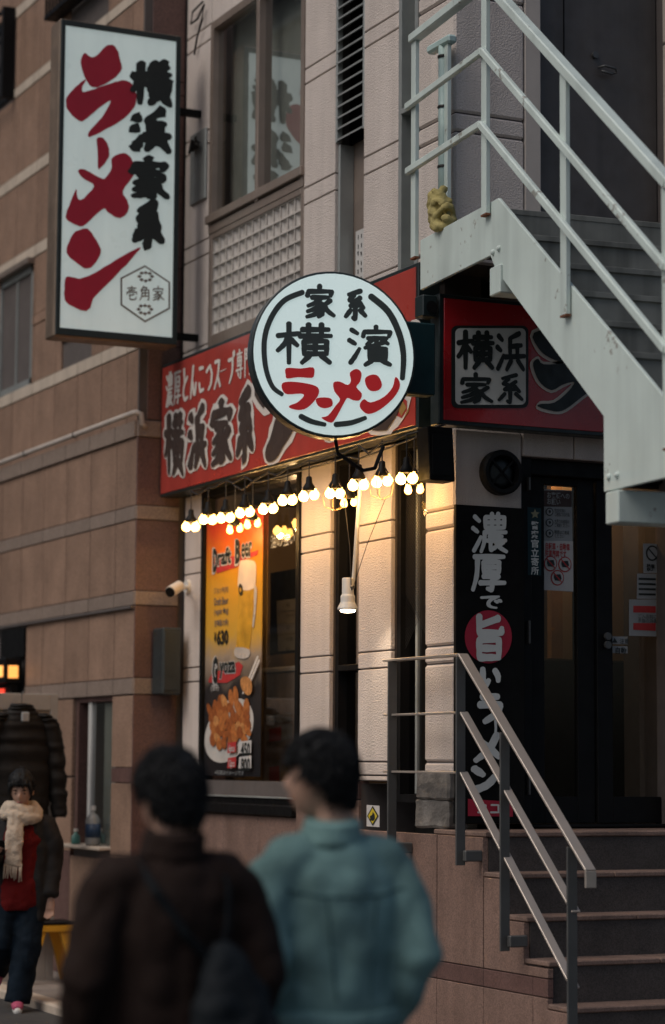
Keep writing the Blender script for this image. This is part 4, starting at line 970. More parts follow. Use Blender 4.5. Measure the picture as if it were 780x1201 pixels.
lo = bpy.data.objects.new('spot_lamp_light', ld); C.objects.link(lo); lo.location = lc+Vector((0,0,-.13)); lo.rotation_euler = (R(-8), R(-30), 0)
lo.parent = sl_; lo.matrix_parent_inverse = WORLD[sl_.name].inverted()
# small things on the facade
sc_ = thing('security_camera', 'small white bullet security camera on the stucco strip', 'camera', (-.1, 3.8, 2.78))
cc = A(206, 690, -.17); wl = A(221, 688, 0)
MB().tube([cc+Vector((-.055,-.04,-.03)), cc+Vector((-.03,-.022,-.015)), cc+Vector((.04,.025,.02))], [.041,.041,.039], 14).build('housing', 'plastic', sc_, smooth=False)
MB().tube([cc+Vector((-.062,-.045,-.034)), cc+Vector((-.053,-.039,-.029))], .036, 14).build('lens', 'black', sc_)
MB().tube([cc+Vector((.03,.02,.015)), cc+Vector((.07,.05,.0)), (-.01,wl.y,wl.z)], .014, 8).build('arm', 'plastic', sc_)
MB().lathe([(.05,-.02),(.05,0)], (0,wl.y,wl.z), 14, 'X').build('mount', 'plastic', sc_)
sk_ = thing('box_speaker', 'black box speaker under the door sign at the building corner', 'speaker', (-.1, -.1, 3.2))
a = B(502, 508, -.16); b = B(533, 565, -.16)
MB().prism([(a.x,-.16,a.z+.04),(b.x-.01,-.16,a.z+.04),(b.x,-.17,b.z),(a.x+.01,-.17,b.z)], (0,.14,0)).build('cabinet', 'blackmatte', sk_, .006)
MB().box(a.x+.02,b.x-.02,-.172,-.165,b.z+.03,a.z).build('grille', 'black', sk_, .002)
hs = thing('horn_unit', 'small dark siren unit above the round sign bracket', 'speaker', (-.2, -.1, 4.25))
a = B(496, 345, -.13); b = B(513, 372, -.13)
MB().box(a.x,b.x,-.13,-.03,b.z,a.z).build('case', 'signframe', hs, .006)
MB().lathe([(.035,-.02),(.03,-.012),(.02,0)], ((a.x+b.x)/2,-.13,(a.z+b.z)/2-.01), 14, 'Y').build('horn', 'black', hs)
vt = thing('round_vent', 'round black vent with crossed bars on wall above slogan board', 'vent', (.29, 0, 3.25))
vc = B(585, 555, 0)
MB().lathe([(.128,0),(.128,-.05),(.118,-.06),(.098,-.06),(.094,-.03),(.094,0)], vc, 32, 'Y').build('ring', 'black', vt, smooth=False)
MB().lathe([(.093,-.012),(.06,-.03),(.02,-.036)], vc, 24, 'Y').build('cover', 'greybox', vt, smooth=True)
for s_ in (1, -1): MB().bar(vc+Vector((-.068,-.045,-.068*s_)), vc+Vector((.068,-.045,.068*s_)), .010, .010, (0,1,0)).build('cross_bar', 'black', vt)
jp = thing('cable_plate', 'weathered metal cover plate with loose dark cables on stucco strip', 'cover plate', (-.02, 3.85, 5.5))
a = A(224, 160, -.015); b = A(241, 232, -.015)
MB().box(-.02,-.002,b.y,a.y,b.z,a.z).build('plate', 'alugrey', jp, .004)
mb = MB(); e = A(228,170,-.06)
for k in range(7): mb.tube([e+Vector((rg.uniform(-.02,.02),rg.uniform(-.08,.12),rg.uniform(-.05,.05))) for _ in range(5)], .007, 5)
organic('cable_tangle', mb, .008, 'cable', jp, .01, 14, 1, e)
cb_ = MB().tube([A(238,2,-.02),A(226,14,-.03),A(224,28,-.03),A(232,22,-.03),A(239,6,-.03),A(237,22,-.03),A(231,45,-.03),A(228,64,-.02)], .008, 6).build('loose_cable', 'cable'); tag(cb_, 'dark loose cable looped on stucco beside the upper window', 'cable')
for k, (p, q) in enumerate((((222,115),(216,160)),((219,130),(224,165)))):
    pass
# warning sticker
ws = thing('warning_sticker', 'white sticker with yellow diamond and flame sign on granite base', 'sticker', (-.03, 1.1, 1.3))
PW = ((-.058,0,0),(1,0,0))
patch('sheet', [(430,944),(445,945),(445,970),(430,969)], PW, 'paper', ws, .0, .002)
patch('diamond_border', [(437.5,945),(444.5,957),(437.5,968.5),(430.8,957)], PW, 'ink', ws, .002)
patch('diamond', [(437.5,947.5),(443,957),(437.5,966),(432.2,957)], PW, mat('sign_yellow', (.55,.42,.03), .5), ws, .003)
patch('flame', [(435,962),(434.5,957),(437,956),(438,952),(440,955),(440.5,960),(438.5,963)], PW, 'ink', ws, .004)

# ================================================================== window poster and things behind the glass
po = thing('menu_poster', 'tall orange beer and gyoza poster on the shop window', 'poster', (.1, 3.2, 1.5))
XP = .012; PP = ((XP-.004,0,0),(1,0,0))
def pgrad():
    m = bpy.data.materials.new('poster_print'); m.use_nodes = True; n = m.node_tree.nodes; l = m.node_tree.links; b = n['Principled BSDF']
    tc = n.new('ShaderNodeTexCoord'); sp_ = n.new('ShaderNodeSeparateXYZ'); l.new(tc.outputs['Object'], sp_.inputs[0])
    nz = n.new('ShaderNodeTexNoise'); nz.inputs['Scale'].default_value = 5; l.new(tc.outputs['Object'], nz.inputs['Vector'])
    ma = n.new('ShaderNodeMath'); ma.operation = 'MULTIPLY_ADD'; l.new(nz.outputs['Fac'], ma.inputs[0]); ma.inputs[1].default_value = .22; l.new(sp_.outputs['Z'], ma.inputs[2])
    mr = n.new('ShaderNodeMapRange'); mr.inputs[1].default_value = -.75; mr.inputs[2].default_value = 1.0; l.new(ma.outputs[0], mr.inputs[0])
    cr_ = n.new('ShaderNodeValToRGB'); l.new(mr.outputs[0], cr_.inputs[0]); e = cr_.color_ramp.elements
    e[0].position = 0; e[0].color = (.012,.012,.014,1); e[1].position = 1; e[1].color = (.62,.055,.02,1)
    for p_, c_ in ((.36,(.03,.026,.026,1)),(.47,(.35,.27,.20,1)),(.56,(.62,.36,.05,1)),(.78,(.66,.31,.02,1)),(.90,(.66,.15,.02,1))):
        k = e.new(p_); k.color = c_
    l.new(cr_.outputs[0], b.inputs['Base Color']); b.inputs['Roughness'].default_value = .35; return m
zc_ = (3.21+1.51)/2
MB().box(XP-.003,XP+.002,2.665,3.625,1.53,3.30).build('poster_sheet', pgrad(), po, origin=(XP,3.14,zc_))
def p3(q): return cropq(q, 225, 620, 6.0)
def p4(q): return cropq(q, 225, 760, 6.0)
UX = (0,-1,0)
patch('red_flash', p3([(150,240),(200,205),(330,190),(400,175),(470,150),(460,185),(380,215),(320,270),(180,315)]), PP, 'printred', po, .002)
text('lettering', 'D', 'paper', po, p3([(148,136)])[0], 0, PP, UX, .004, .10, h=.185, width=.090)
text('lettering', 'D', 'ink', po, p3([(155,142)])[0], 0, PP, UX, .006, .05, h=.165, width=.075)
text('lettering', 'raft', 'paper', po, p3([(184,140)])[0], 0, PP, UX, .004, .07, h=.13, width=.25)
text('lettering', 'raft', 'ink', po, p3([(188,145)])[0], 0, PP, UX, .006, .025, h=.115, width=.235)
text('lettering', 'B', 'paper', po, p3([(306,74)])[0], 0, PP, UX, .004, .10, h=.185, width=.095)
text('lettering', 'B', 'ink', po, p3([(312,78)])[0], 0, PP, UX, .006, .05, h=.165, width=.08)
text('lettering', 'eer', 'paper', po, p3([(350,100)])[0], 0, PP, UX, .004, .07, h=.115, width=.19)
text('lettering', 'eer', 'ink', po, p3([(354,104)])[0], 0, PP, UX, .006, .02, h=.10, width=.175)
patch('beer_foam', p3([(340,240),(360,222),(420,222),(450,240),(455,300),(440,420),(335,425),(330,330)]), PP, mat('foam', (.66,.55,.44), .6), po, .003, smooth=3)
patch('beer_glass', p3([(332,420),(440,425),(430,640),(408,850),(400,905),(310,895),(315,820),(325,600)]), PP, mat('beer', (.55,.30,.03), .4, var=.25, vscale=8), po, .002)
patch('mug_base', p3([(312,835),(410,850),(402,905),(350,915),(305,895)]), PP, mat('mug_glass', (.50,.46,.42), .3), po, .004, smooth=2)
patch('mug_handle', p3([(443,410),(462,420),(455,560),(440,690),(428,680),(440,560)]), PP, MATS['mug_glass'], po, .004, smooth=2)
patch('mug_logo', p3([(346,385),(362,410),(362,460),(346,470),(334,440),(336,405)]), PP, 'ink', po, .006, smooth=2)
patch('mug_logo_center', p3([(348,412),(355,425),(353,445),(345,448),(341,430)]), PP, MATS['beer'], po, .007, smooth=2)
for i, (t_, y_) in enumerate((('ジョッキ(大)',415),('Draft Beer',490),('(regular Mug)',565),('生啤酒(大杯)',645))):
    text('small_print', t_, 'printblue', po, p3([(162,y_)])[0], 0, PP, UX, .004, .01, h=.052, width=.245)
text('price', '¥', 'ink', po, p3([(160,730)])[0], 0, PP, UX, .004, .03, h=.07, width=.04)
text('price', '630', 'ink', po, p3([(180,715)])[0], 0, PP, UX, .004, .04, h=.105, width=.20)
patch('red_flash', p4([(125,215),(150,170),(240,150),(330,95),(362,125),(340,190),(250,245),(150,245),(118,240)]), PP, 'printred', po, .002)
text('lettering', 'G', 'paper', po, p4([(145,55)])[0], 0, PP, UX, .004, .10, h=.21, width=.10)
text('lettering', 'G', 'ink', po, p4([(152,62)])[0], 0, PP, UX, .006, .05, h=.19, width=.085)
text('lettering', 'yoza', 'paper', po, p4([(196,98)])[0], 0, PP, UX, .004, .07, h=.12, width=.29)
text('lettering', 'yoza', 'ink', po, p4([(200,102)])[0], 0, PP, UX, .006, .03, h=.11, width=.275)
text('small_print', '(餃子)', 'paper', po, p4([(138,258)])[0], 0, PP, UX, .004, .02, h=.05, width=.14)
patch('plate', p4([(270+170*math.cos(t)+60*math.sin(t)*-.5-5, 580+225*math.sin(t)-60*math.cos(t)*.6) for t in [2*math.pi*i/36 for i in range(36)]]), PP, mat('plate_white', (.55,.52,.48), .4), po, .003)
gm = [mat('gyoza_a', (.42,.14,.035), .5, var=.35, vscale=30), mat('gyoza_b', (.50,.22,.07), .5, var=.35, vscale=30), mat('gyoza_c', (.30,.085,.02), .5, var=.35, vscale=30)]
k = 0
for r_i in range(6):
    for c_i in range(8):
        x = 135+c_i*36+r_i*7+rg.uniform(-8,8); y = 450-c_i*20*(1 if c_i < 6 else .2)+r_i*52+rg.uniform(-12,12)
        if ((x-265)/152)**2+((y-560)/205)**2 > .98 and r_i > 0: continue
        rot_ = -.25+rg.uniform(-.3,.3); w2, h2 = 21+rg.uniform(-3,4), 40+(22 if r_i == 0 else 0)
        pts = [(x+w2*math.cos(t)*math.cos(rot_)-h2*math.sin(t)*math.sin(rot_), y+w2*math.cos(t)*math.sin(rot_)+h2*math.sin(t)*math.cos(rot_)*(1.0 if math.sin(t) > 0 else 1.25)) for t in [2*math.pi*i/9 for i in range(9)]]
        patch('gyoza', p4(pts), PP, gm[rg.choice((0,0,1,2,2))], po, .0045+.0002*k, smooth=2); k += 1
for a_, b_ in (((480,60),(375,320)),((490,85),(400,300))):
    stroke_patch('chopstick', p4([a_, b_]), 2.0, PP, 'cream', po, .016)
patch('held_gyoza', p4([(365,215),(400,200),(435,230),(440,300),(415,335),(375,300),(360,255)]), PP, gm[1], po, .018, smooth=3)
for y0, txt, pr in ((648,'6pcs','450'),(755,'12pcs','800')):
    patch('count_tag', p4([(272,y0+20),(330,y0+10),(328,y0+85),(268,y0+92)]), PP, 'printred', po, .019); patch('price_tag', p4([(352,y0+12),(438,y0),(436,y0+90),(346,y0+92)]), PP, 'paper', po, .019)
    text('price', pr, 'ink', po, p4([(366,y0+18)])[0], 0, PP, UX, .021, .03, h=.09, width=.15); text('small_print', txt, 'paper', po, p4([(280,y0+32)])[0], 0, PP, UX, .021, .01, h=.06, width=.10)
text('small_print', '※写真はイメージです', 'papergrey', po, p4([(165,860)])[0], 0, PP, UX, .004, .0, h=.03, width=.50)
# menu board inside
mbd = thing('menu_board', 'dark menu board with pale strips hanging inside the shop window', 'menu board', (.4, 2.2, 2.4))
a = A(318, 672, .41); b = A(352, 765, .41)
box('board', 'greybox', mbd, .405, .42, b.y-.2, a.y, b.z, a.z, .003)
text('heading', 'おすすめメニュー', 'papergrey', mbd, A(322,697,.39), 0, ((.39,0,0),(1,0,0)), UX, .002, .02, h=.05, width=.42) if False else None
for i, (y0, y1) in enumerate(((705,716),(718,729),(732,742),(745,755),(757,762))):
    a = A(325+i*.4, y0, .395); b = A(349, y1, .395)
    mp_ = MB().box(.392,.399,b.y-.12,a.y,b.z,a.z).build('menu_strip', 'papergrey', mbd); 
    text('strip_print', ('味玉','チャーシュー','海苔','のり増し','餃子')[i], 'ink', mp_, (336,(y0+2)), 0, ((.390,0,0),(1,0,0)), UX, .002, .0, h=.03)
sd_ = thing('menu_standee', 'pale printed menu standee leaning inside the lower shop window', 'standee', (.3, 2.3, 1.4))
a = A(309,790,.30); b = A(350,955,.30)
MB().box(.30,.32,1.95,a.y,1.36,a.z).build('panel', mat('standee_print', (.30,.25,.22), .5, var=.35, vscale=7), sd_, .006)
MB().box(.29,.33,1.95,a.y+.02,a.z,a.z+.035).build('top_rail', 'paper', sd_, .006)
PS = ((.299,0,0),(1,0,0))
for q, m_ in (([(312,838),(342,836),(342,846),(312,848)],'papergrey'),([(316,855),(330,852),(330,868),(316,870)],'redsign'),([(331,850),(343,848),(343,866),(331,868)],'papergrey'),([(313,876),(343,874),(343,890),(313,892)],'granite_band'),([(316,900),(328,898),(328,930),(316,932)],'redsign'),([(330,898),(340,896),(340,930),(330,932)],'ochre')):
    patch('print_block', q, PS, m_, sd_, .002)
text('lettering', '¥500', 'ink', sd_, (314,840), 0, PS, UX, .004, .02, h=.045)
# faint backwards window lettering
wl_ = text('window_lettering', '油の強い', 'papergrey', None, (318,628), 0, ((.026,0,0),(1,0,0)), UX, .002, .0, h=.09); tag(wl_, 'faint grey lettering on upper right of the big shop window', 'lettering')

# ================================================================== notices on the entrance glass
PD = ((0,DY-.002,0),(0,1,0)); XD = (1,0,0)
nt1 = thing('rules_notice', 'white notice with icons and red lines on narrow door glass', 'notice', (.77, DY, 2.6))
def pd(q): return cropq(q, 600, 560, 4.333)
patch('sheet', pd([(160,60),(306,66),(312,582),(160,570)]), PD, 'papergrey', nt1, .002)
patch('lower_sheet', pd([(162,322),(310,324),(312,580),(160,572)]), PD, 'paper', nt1, .004)
patch('heading_field', pd([(162,66),(304,70),(304,150),(162,148)]), PD, mat('notice_dark', (.05,.025,.02), .6), nt1, .004)
text('heading', 'お客様への\nお願い', 'papergrey', nt1, pd([(178,72)])[0], 0, PD, XD, .006, .02, h=.075, width=.15)
for i in range(3):
    y = 175+i*55
    patch('icon_ring', pd([(190+20*math.cos(t),y+21*math.sin(t)) for t in [2*math.pi*j/16 for j in range(16)]]), PD, 'ink', nt1, .006)
    patch('icon_field', pd([(190+15*math.cos(t),y+16*math.sin(t)) for t in [2*math.pi*j/16 for j in range(16)]]), PD, 'papergrey', nt1, .008)
    patch('icon_mark', pd([(183,y-6),(192,y-10),(197,y+2),(188,y+9)]), PD, 'ink', nt1, .010)
    text('fine_print', ('他のお客様の\nご迷惑になる行為','大声での会話は\nご遠慮ください','喫煙はご遠慮\nください')[i], 'ink', nt1, pd([(215,y-18)])[0], 0, PD, XD, .006, .005, h=.045, width=.10)
text('heading', '自転車・自動車\n駐車厳禁です', 'printred', nt1, pd([(168,330)])[0], 0, PD, XD, .006, .02, h=.085, width=.165)
for cx_, cy2 in ((195,438),(268,442),(230,510)):
    patch('ban_ring', pd([(cx_+34*math.cos(t),cy2+40*math.sin(t)) for t in [2*math.pi*j/20 for j in range(20)]]), PD, 'printred', nt1, .006)
    patch('ban_field', pd([(cx_+29*math.cos(t),cy2+34*math.sin(t)) for t in [2*math.pi*j/20 for j in range(20)]]), PD, 'paper', nt1, .008)
    patch('ban_mark', pd([(cx_-18,cy2-16),(cx_+14,cy2-18),(cx_+20,cy2+4),(cx_+12,cy2+16),(cx_-14,cy2+14),(cx_-20,cy2-2)]), PD, 'ink', nt1, .010)
    stroke_patch('ban_bar', pd([(cx_-20,cy2-24),(cx_+20,cy2+24)]), 1.3, PD, 'printred', nt1, .012)
ps = thing('police_sticker', 'teal vertical sticker with pale characters on black door frame', 'sticker', (.56, .02, 2.9))
PQ = ((0,.028,0),(0,1,0))
patch('sheet', pd([(80,150),(150,156),(150,498),(82,496)]), PQ, 'teal', ps, .001)
patch('star', pd([(118+(24 if j % 2 == 0 else 11)*math.cos(2*math.pi*j/10-math.pi/2), 186+(26 if j % 2 == 0 else 12)*math.sin(2*math.pi*j/10-math.pi/2)) for j in range(10)]), PQ, mat('dull_gold', (.25,.24,.14), .5), ps, .003)
for i, ch in enumerate('警察官立寄所'):
    text('character', ch, 'white', ps, pd([(98, 222+i*46)])[0], 0, PQ, XD, .003, .02, h=.047, width=.050)
nt2 = thing('red_notice', 'white notice with two red bars on right door glass', 'notice', (1.35, DY, 2.5))
patch('sheet', pd([(595,620),(735,620),(735,808),(595,804)]), PD, 'papergrey', nt2, .003)
patch('red_bar', pd([(616,652),(730,654),(730,688),(616,686)]), PD, 'printred', nt2, .005); patch('red_bar', pd([(616,740),(730,740),(730,780),(616,774)]), PD, 'printred', nt2, .005)
text('fine_print', 'ご入店前に\n手指の消毒を', 'ink', nt2, pd([(640,694)])[0], 0, PD, XD, .005, .0, h=.05)
nt3 = thing('striped_notice', 'grey notice with black lines above the red notice', 'notice', (1.38, DY, 2.65))
patch('sheet', pd([(636,488),(735,490),(735,618),(634,616)]), PD, 'papergrey', nt3, .003)
for i in range(4): patch('text_line', pd([(644,510+i*26),(730,512+i*26),(730,522+i*26),(644,520+i*26)]), PD, 'ink', nt3, .005)
nt4 = thing('no_smoking_notice', 'small no smoking notice topmost on right door glass', 'notice', (1.39, DY, 2.8))
patch('sheet', pd([(666,336),(738,338),(738,486),(668,486)]), PD, 'papergrey', nt4, .003)
patch('ban_ring', pd([(712+32*math.cos(t),385+40*math.sin(t)) for t in [2*math.pi*j/20 for j in range(20)]]), PD, 'ink', nt4, .005)
patch('ban_field', pd([(712+25*math.cos(t),385+32*math.sin(t)) for t in [2*math.pi*j/20 for j in range(20)]]), PD, 'papergrey', nt4, .007)
stroke_patch('ban_bar', pd([(690,360),(734,412)]), 1.4, PD, 'ink', nt4, .009)
text('heading', '禁煙', 'ink', nt4, pd([(684,438)])[0], 0, PD, XD, .005, .03, h=.045, width=.055)
nt5 = thing('door_stickers', 'two small warning stickers stacked beside the door locks', 'sticker', (1.15, DY, 2.35))
patch('sheet', pd([(504,808),(588,808),(588,848),(504,846)]), PD, 'papergrey', nt5, .003); patch('lower_sheet', pd([(504,856),(588,858),(588,894),(504,892)]), PD, 'papergrey', nt5, .003)
patch('triangle', pd([(522,815),(536,840),(508,840)]), PD, 'ink', nt5, .005)
text('lettering', '注意', 'ink', nt5, pd([(548,818)])[0], 0, PD, XD, .005, .01, h=.03)
text('lettering', '自動', 'ink', nt5, pd([(526,862)])[0], 0, PD, XD, .005, .02, h=.04)

# ================================================================== people
def rotz(a): return Matrix.Rotation(a, 4, 'Z')
class Fig:
    def __init__(s, loc, yaw): s.m = Matrix.Translation(Vector(loc)) @ rotz(yaw)
    def p(s, x, y, z): return s.m @ Vector((x, y, z))
    def tube(s, mb, pts, rad, seg=14):
        """limb or trunk: radii may be (side, depth) pairs in the figure's own axes"""
        P = [Vector(q) for q in pts]; k = len(mb.v); rr = rad
        up = Vector((0, 1, 0))
        for i, q in enumerate(P):
            t = (P[min(i+1, len(P)-1)]-P[max(i-1, 0)]).normalized(); u2 = up if abs(t.y) < .85 else Vector((0, 0, 1))
            a = t.cross(u2).normalized(); b = a.cross(t).normalized()
            ra, rb = rr[i] if isinstance(rr[i], tuple) else (rr[i], rr[i])
            for j in range(seg):
                th = 2*math.pi*j/seg; mb.v.append(s.m @ (q+a*math.cos(th)*ra-b*math.sin(th)*rb))
        for i in range(len(P)-1):
            for j in range(seg): mb.f.append([k+i*seg+j, k+i*seg+(j+1) % seg, k+(i+1)*seg+(j+1) % seg, k+(i+1)*seg+j])
        mb.f.append([k+j for j in range(seg)][::-1]); e = k+(len(P)-1)*seg; mb.f.append([e+j for j in range(seg)])
def sphere_fn(mb, fn, seg=40, rings=28):
    k = len(mb.v)
    for i in range(rings+1):
        a = -math.pi/2+math.pi*i/rings
        for j in range(seg):
            th = 2*math.pi*j/seg; mb.v.append(fn(Vector((math.cos(a)*math.cos(th), math.cos(a)*math.sin(th), math.sin(a)))))
    for i in range(rings):
        for j in range(seg): mb.f.append([k+i*seg+j, k+i*seg+(j+1) % seg, k+(i+1)*seg+(j+1) % seg, k+(i+1)*seg+j])
    mb.f.append([k+j for j in range(seg)][::-1]); mb.f.append([k+rings*seg+j for j in range(seg)])
def g2(d, c, s): return math.exp(-((d-Vector(c).normalized()).length/s)**2)
def head_r(d):
    x, y, z = .074*d.x, .094*d.y, .112*d.z
    if d.z < 0: f = 1+.28*d.z; x *= f; y = y*(1+.10*d.z)+(-d.z)*.022*(1 if d.y > -.2 else -1.2)
    n = d.copy()
    y += .026*g2(d, (0,1,-.18), .16)+.012*g2(d, (0,1,-.02), .10)        # nose
    y -= .010*(g2(d, (.36,.9,.02), .17)+g2(d, (-.36,.9,.02), .17))       # eye sockets
    y += .008*g2(d, (0,.9,-.52), .16)+.010*g2(d, (0,.7,-.82), .22)       # lips, chin
    y += .005*g2(d, (0,.95,.22), .35)
    return Vector((x, y, z))
def add_head(mb, hm):
    sphere_fn(mb, lambda d: hm @ head_r(d))
    for sg in (-1, 1):
        sphere_fn(mb, lambda d: hm @ (Vector((sg*.074, -.008, -.012))+Vector((d.x*.013+sg*.004*d.y, d.y*.020-.004*d.z, d.z*.033))), 12, 8)
def face_parts(hm, par, lips='face_lips'):
    M.setdefault('eye', mat('eye_dark', (.02,.015,.012), .2)); M.setdefault('lip', mat('face_lips', (.34,.12,.10), .5))
    for sg in (-1, 1):
        mb = MB(); sphere_fn(mb, lambda d: hm @ (Vector((sg*.029, .080, .000))+Vector((d.x*.012, d.y*.006, d.z*.0035))), 12, 8); mb.build('eye', 'eye', par, smooth=True)
        mb = MB(); sphere_fn(mb, lambda d: hm @ (Vector((sg*.031, .087, .026))+Vector((d.x*.018, d.y*.005, d.z*.004))), 12, 8); mb.build('eyebrow', 'hair', par, smooth=True)
    mb = MB(); sphere_fn(mb, lambda d: hm @ (Vector((0, .089, -.058))+Vector((d.x*.021, d.y*.006, d.z*.007))), 12, 8); mb.build('mouth', 'lip', par, smooth=True)
def hair_fn(hm, thick, top, nape, seed, fringe=.38, clump=.010):
    def fn(d):
        b = head_r(Vector((d.x, min(d.y, .75), max(d.z, -.6)))); ext = thick+top*max(0, d.z)**1.5
        face = d.y > .28 and d.z < fringe+.10*noise.noise(Vector((d.x*6, seed, 0)))
        side = abs(d.x) > .62 and d.z < -.06+.1*d.y and d.y > -.25
        if face or side or d.z < nape: return hm @ (b*.80)
        q = Vector((d.x*5, d.y*5, d.z*3.0+seed)); f = noise.fractal(q*1.2, 1, 2, 2)*clump*1.2+abs(noise.noise(Vector((d.x*26, d.y*26, d.z*5))))*clump
        n = Vector((d.x/.074, d.y/.094, d.z/.112)).normalized(); return hm @ (b+n*(ext+f))
    return fn
def hair_locks(hm, par, hp, n, loc, L=.055):
    rl = random.Random(int(hp[3])); fn = hair_fn(Matrix(), hp[0]-.006, hp[1], hp[2], hp[3], hp[4], .002); mb = MB()
    crown = Vector((0, -.45, .9)).normalized(); k = 0
    while k < n:
        d = Vector((rl.gauss(0,1), rl.gauss(0,1), rl.gauss(.2,1))).normalized()
        if d.z < hp[2]+.05 or (d.y > .30 and d.z < hp[4]+.08) or (abs(d.x) > .6 and d.z < .0 and d.y > -.2): continue
        k += 1; t = (d-crown*d.dot(crown)); t = (t*.9+Vector((rl.uniform(-.35,.35), rl.uniform(-.35,.35), -.25))).normalized()
        a = fn(d); l_ = L*rl.uniform(.6, 1.2); n_ = Vector((d.x/.074, d.y/.094, d.z/.112)).normalized(); t = (t-n_*t.dot(n_)).normalized()
        p1 = a+t*l_*.5+n_*.008; p2 = a+t*l_*.95+n_*rl.uniform(-.008,.010)-Vector((0,0,.006))
        mb.tube([hm @ a, hm @ p1, hm @ p2], [.0035,.003,.0008], 4)
    o = mb.build('hair_locks', 'hair', par, smooth=True, origin=loc); o['kind'] = 'stuff'
def hand(mb, F, wrist, direction, side, curl=.5, up=(0, 0, 1)):
    """palm with four fingers and a thumb, in figure coordinates"""
    d = Vector(direction).normalized(); s_ = d.cross(Vector(up)).normalized()*side; n = s_.cross(d).normalized()*side; w_ = Vector(wrist)
    F.tube(mb, [w_-d*.03, w_+d*.02, w_+d*.055, w_+d*.085], [.024, (.034,.018), (.040,.016), (.036,.014)], 10)
    for i, L in enumerate((.066,.075,.070,.055)):
        o = w_+d*.082+s_*(.027-.018*i)
        p1 = o+d*L*.4; p2 = p1+(d*(1-curl)+n*curl).normalized()*L*.33; p3 = p2+(d*(1-1.4*curl)+n*1.3*curl).normalized()*L*.3
        F.tube(mb, [o-d*.015, p1, p2, p3], [.0095,.009,.0085,.007], 8)
    t0 = w_+d*.02+s_*.030; t1 = t0+(d*.6+s_*.7).normalized()*.035; t2 = t1+(d*.9+s_*.1+n*.3).normalized()*.03
    F.tube(mb, [t0-s_*.012, t1, t2], [.012,.011,.009], 8)

def make_man(label, loc, yaw, headyaw, sc, sh, jm, tm, jname, hem, elbows, wrists, belly, hairp, headpitch=0, hx_=0.0):
    root = thing('person', label, 'person', loc); F = Fig(loc, yaw); k = sc
    hz = 1.63*k; hm = F.m @ Matrix.Translation(Vector((hx_, .015, hz))) @ rotz(headyaw) @ Matrix.Rotation(headpitch, 4, 'X')
    body = MB(); add_head(body, hm)
    F.tube(body, [(0,-.01,1.40*k),(0,-.012,1.50*k),(0,.0,1.60*k)], [.062,.054,.052])
    F.tube(body, [(0,0,.82*k),(0,0,1.0*k),(0,0,1.25*k),(0,-.01,1.40*k),(0,-.01,1.47*k)], [(.14,.10),(.13,.09),(.15,.10),(.15,.075),(.06,.055)])
    for sg, el, wr in ((-1, elbows[0], wrists[0]), (1, elbows[1], wrists[1])):
        F.tube(body, [(sg*.10,-.01,1.40*k),(sg*sh,-.01,1.37*k), el, wr], [.05,.048,.038,.026])
        F.tube(body, [(sg*.085,0,.86*k),(sg*.10,.02,.48*k),(sg*.11,-.02,.09*k)], [.085,.055,.042])
        d = (Vector(wr)-Vector(el)).normalized(); hand(body, F, wr, d, -sg, .45, (0,1,0))
    organic('body', body, .0075, 'skin', root, origin=loc, smooth_it=1)
    face_parts(hm, root)
    hb = MB(); sphere_fn(hb, hair_fn(hm, *hairp), 72, 48); hb.build('hair', 'hair', root, smooth=True, origin=loc)
    hair_locks(hm, root, hairp, 1100, loc, .045)
    j = MB()
    F.tube(j, [(0,0,hem),(0,0,hem+.05),(0,0,1.05*k),(0,-.005,1.22*k),(0,-.015,1.34*k),(0,-.015,1.41*k),(0,-.012,1.455*k),(0,-.012,1.49*k)], [(belly,.135),(belly+.008,.14),(belly-.002,.135),(.20,.135),(.195,.118),(.15,.095),(.080,.074),(.072,.068)], 20)
    for sg, el, wr in ((-1, elbows[0], wrists[0]), (1, elbows[1], wrists[1])):
        e, w2 = Vector(el), Vector(wr)
        F.tube(j, [(sg*.09,-.015,1.405*k),(sg*(sh-.03),-.015,1.385*k),(sg*(sh+.005),-.01,1.345*k),(Vector((sg*sh,0,1.345*k))+e)/2+Vector((sg*.012,0,.0)), e, (e+w2)/2, w2-(w2-e).normalized()*.005], [.068,.076,.082,.078,.072,.068,.056], 14)
    jo = organic(jname, j, .012, jm, root, .012, 5, 3, loc, .020, 8)
    t = MB()
    F.tube(t, [(0,0,hem+.08),(0,0,.80*k)], [(.155,.115),(.165,.12)])
    for sg in (-1, 1): F.tube(t, [(sg*.085,0,.86*k),(sg*.10,.015,.48*k),(sg*.11,-.015,.07*k)], [(.098,.105),.080,.070])
    organic('trousers', t, .015, tm, root, .010, 6, 2, loc, .012, 11)
    for sg in (-1, 1):
        s_ = MB(); F.tube(s_, [(sg*.11,-.07,.045),(sg*.11,.0,.05),(sg*.115,.10,.04),(sg*.118,.19,.028)], [(.040,.040),(.045,.048),(.048,.038),(.036,.024)]); organic('shoe', s_, .01, 'leather', root, origin=loc)
    return root, F, jo
def gpos(px, depth): d = ray(px, 895); p = CAM+d*depth; return (p.x, p.y, 0)
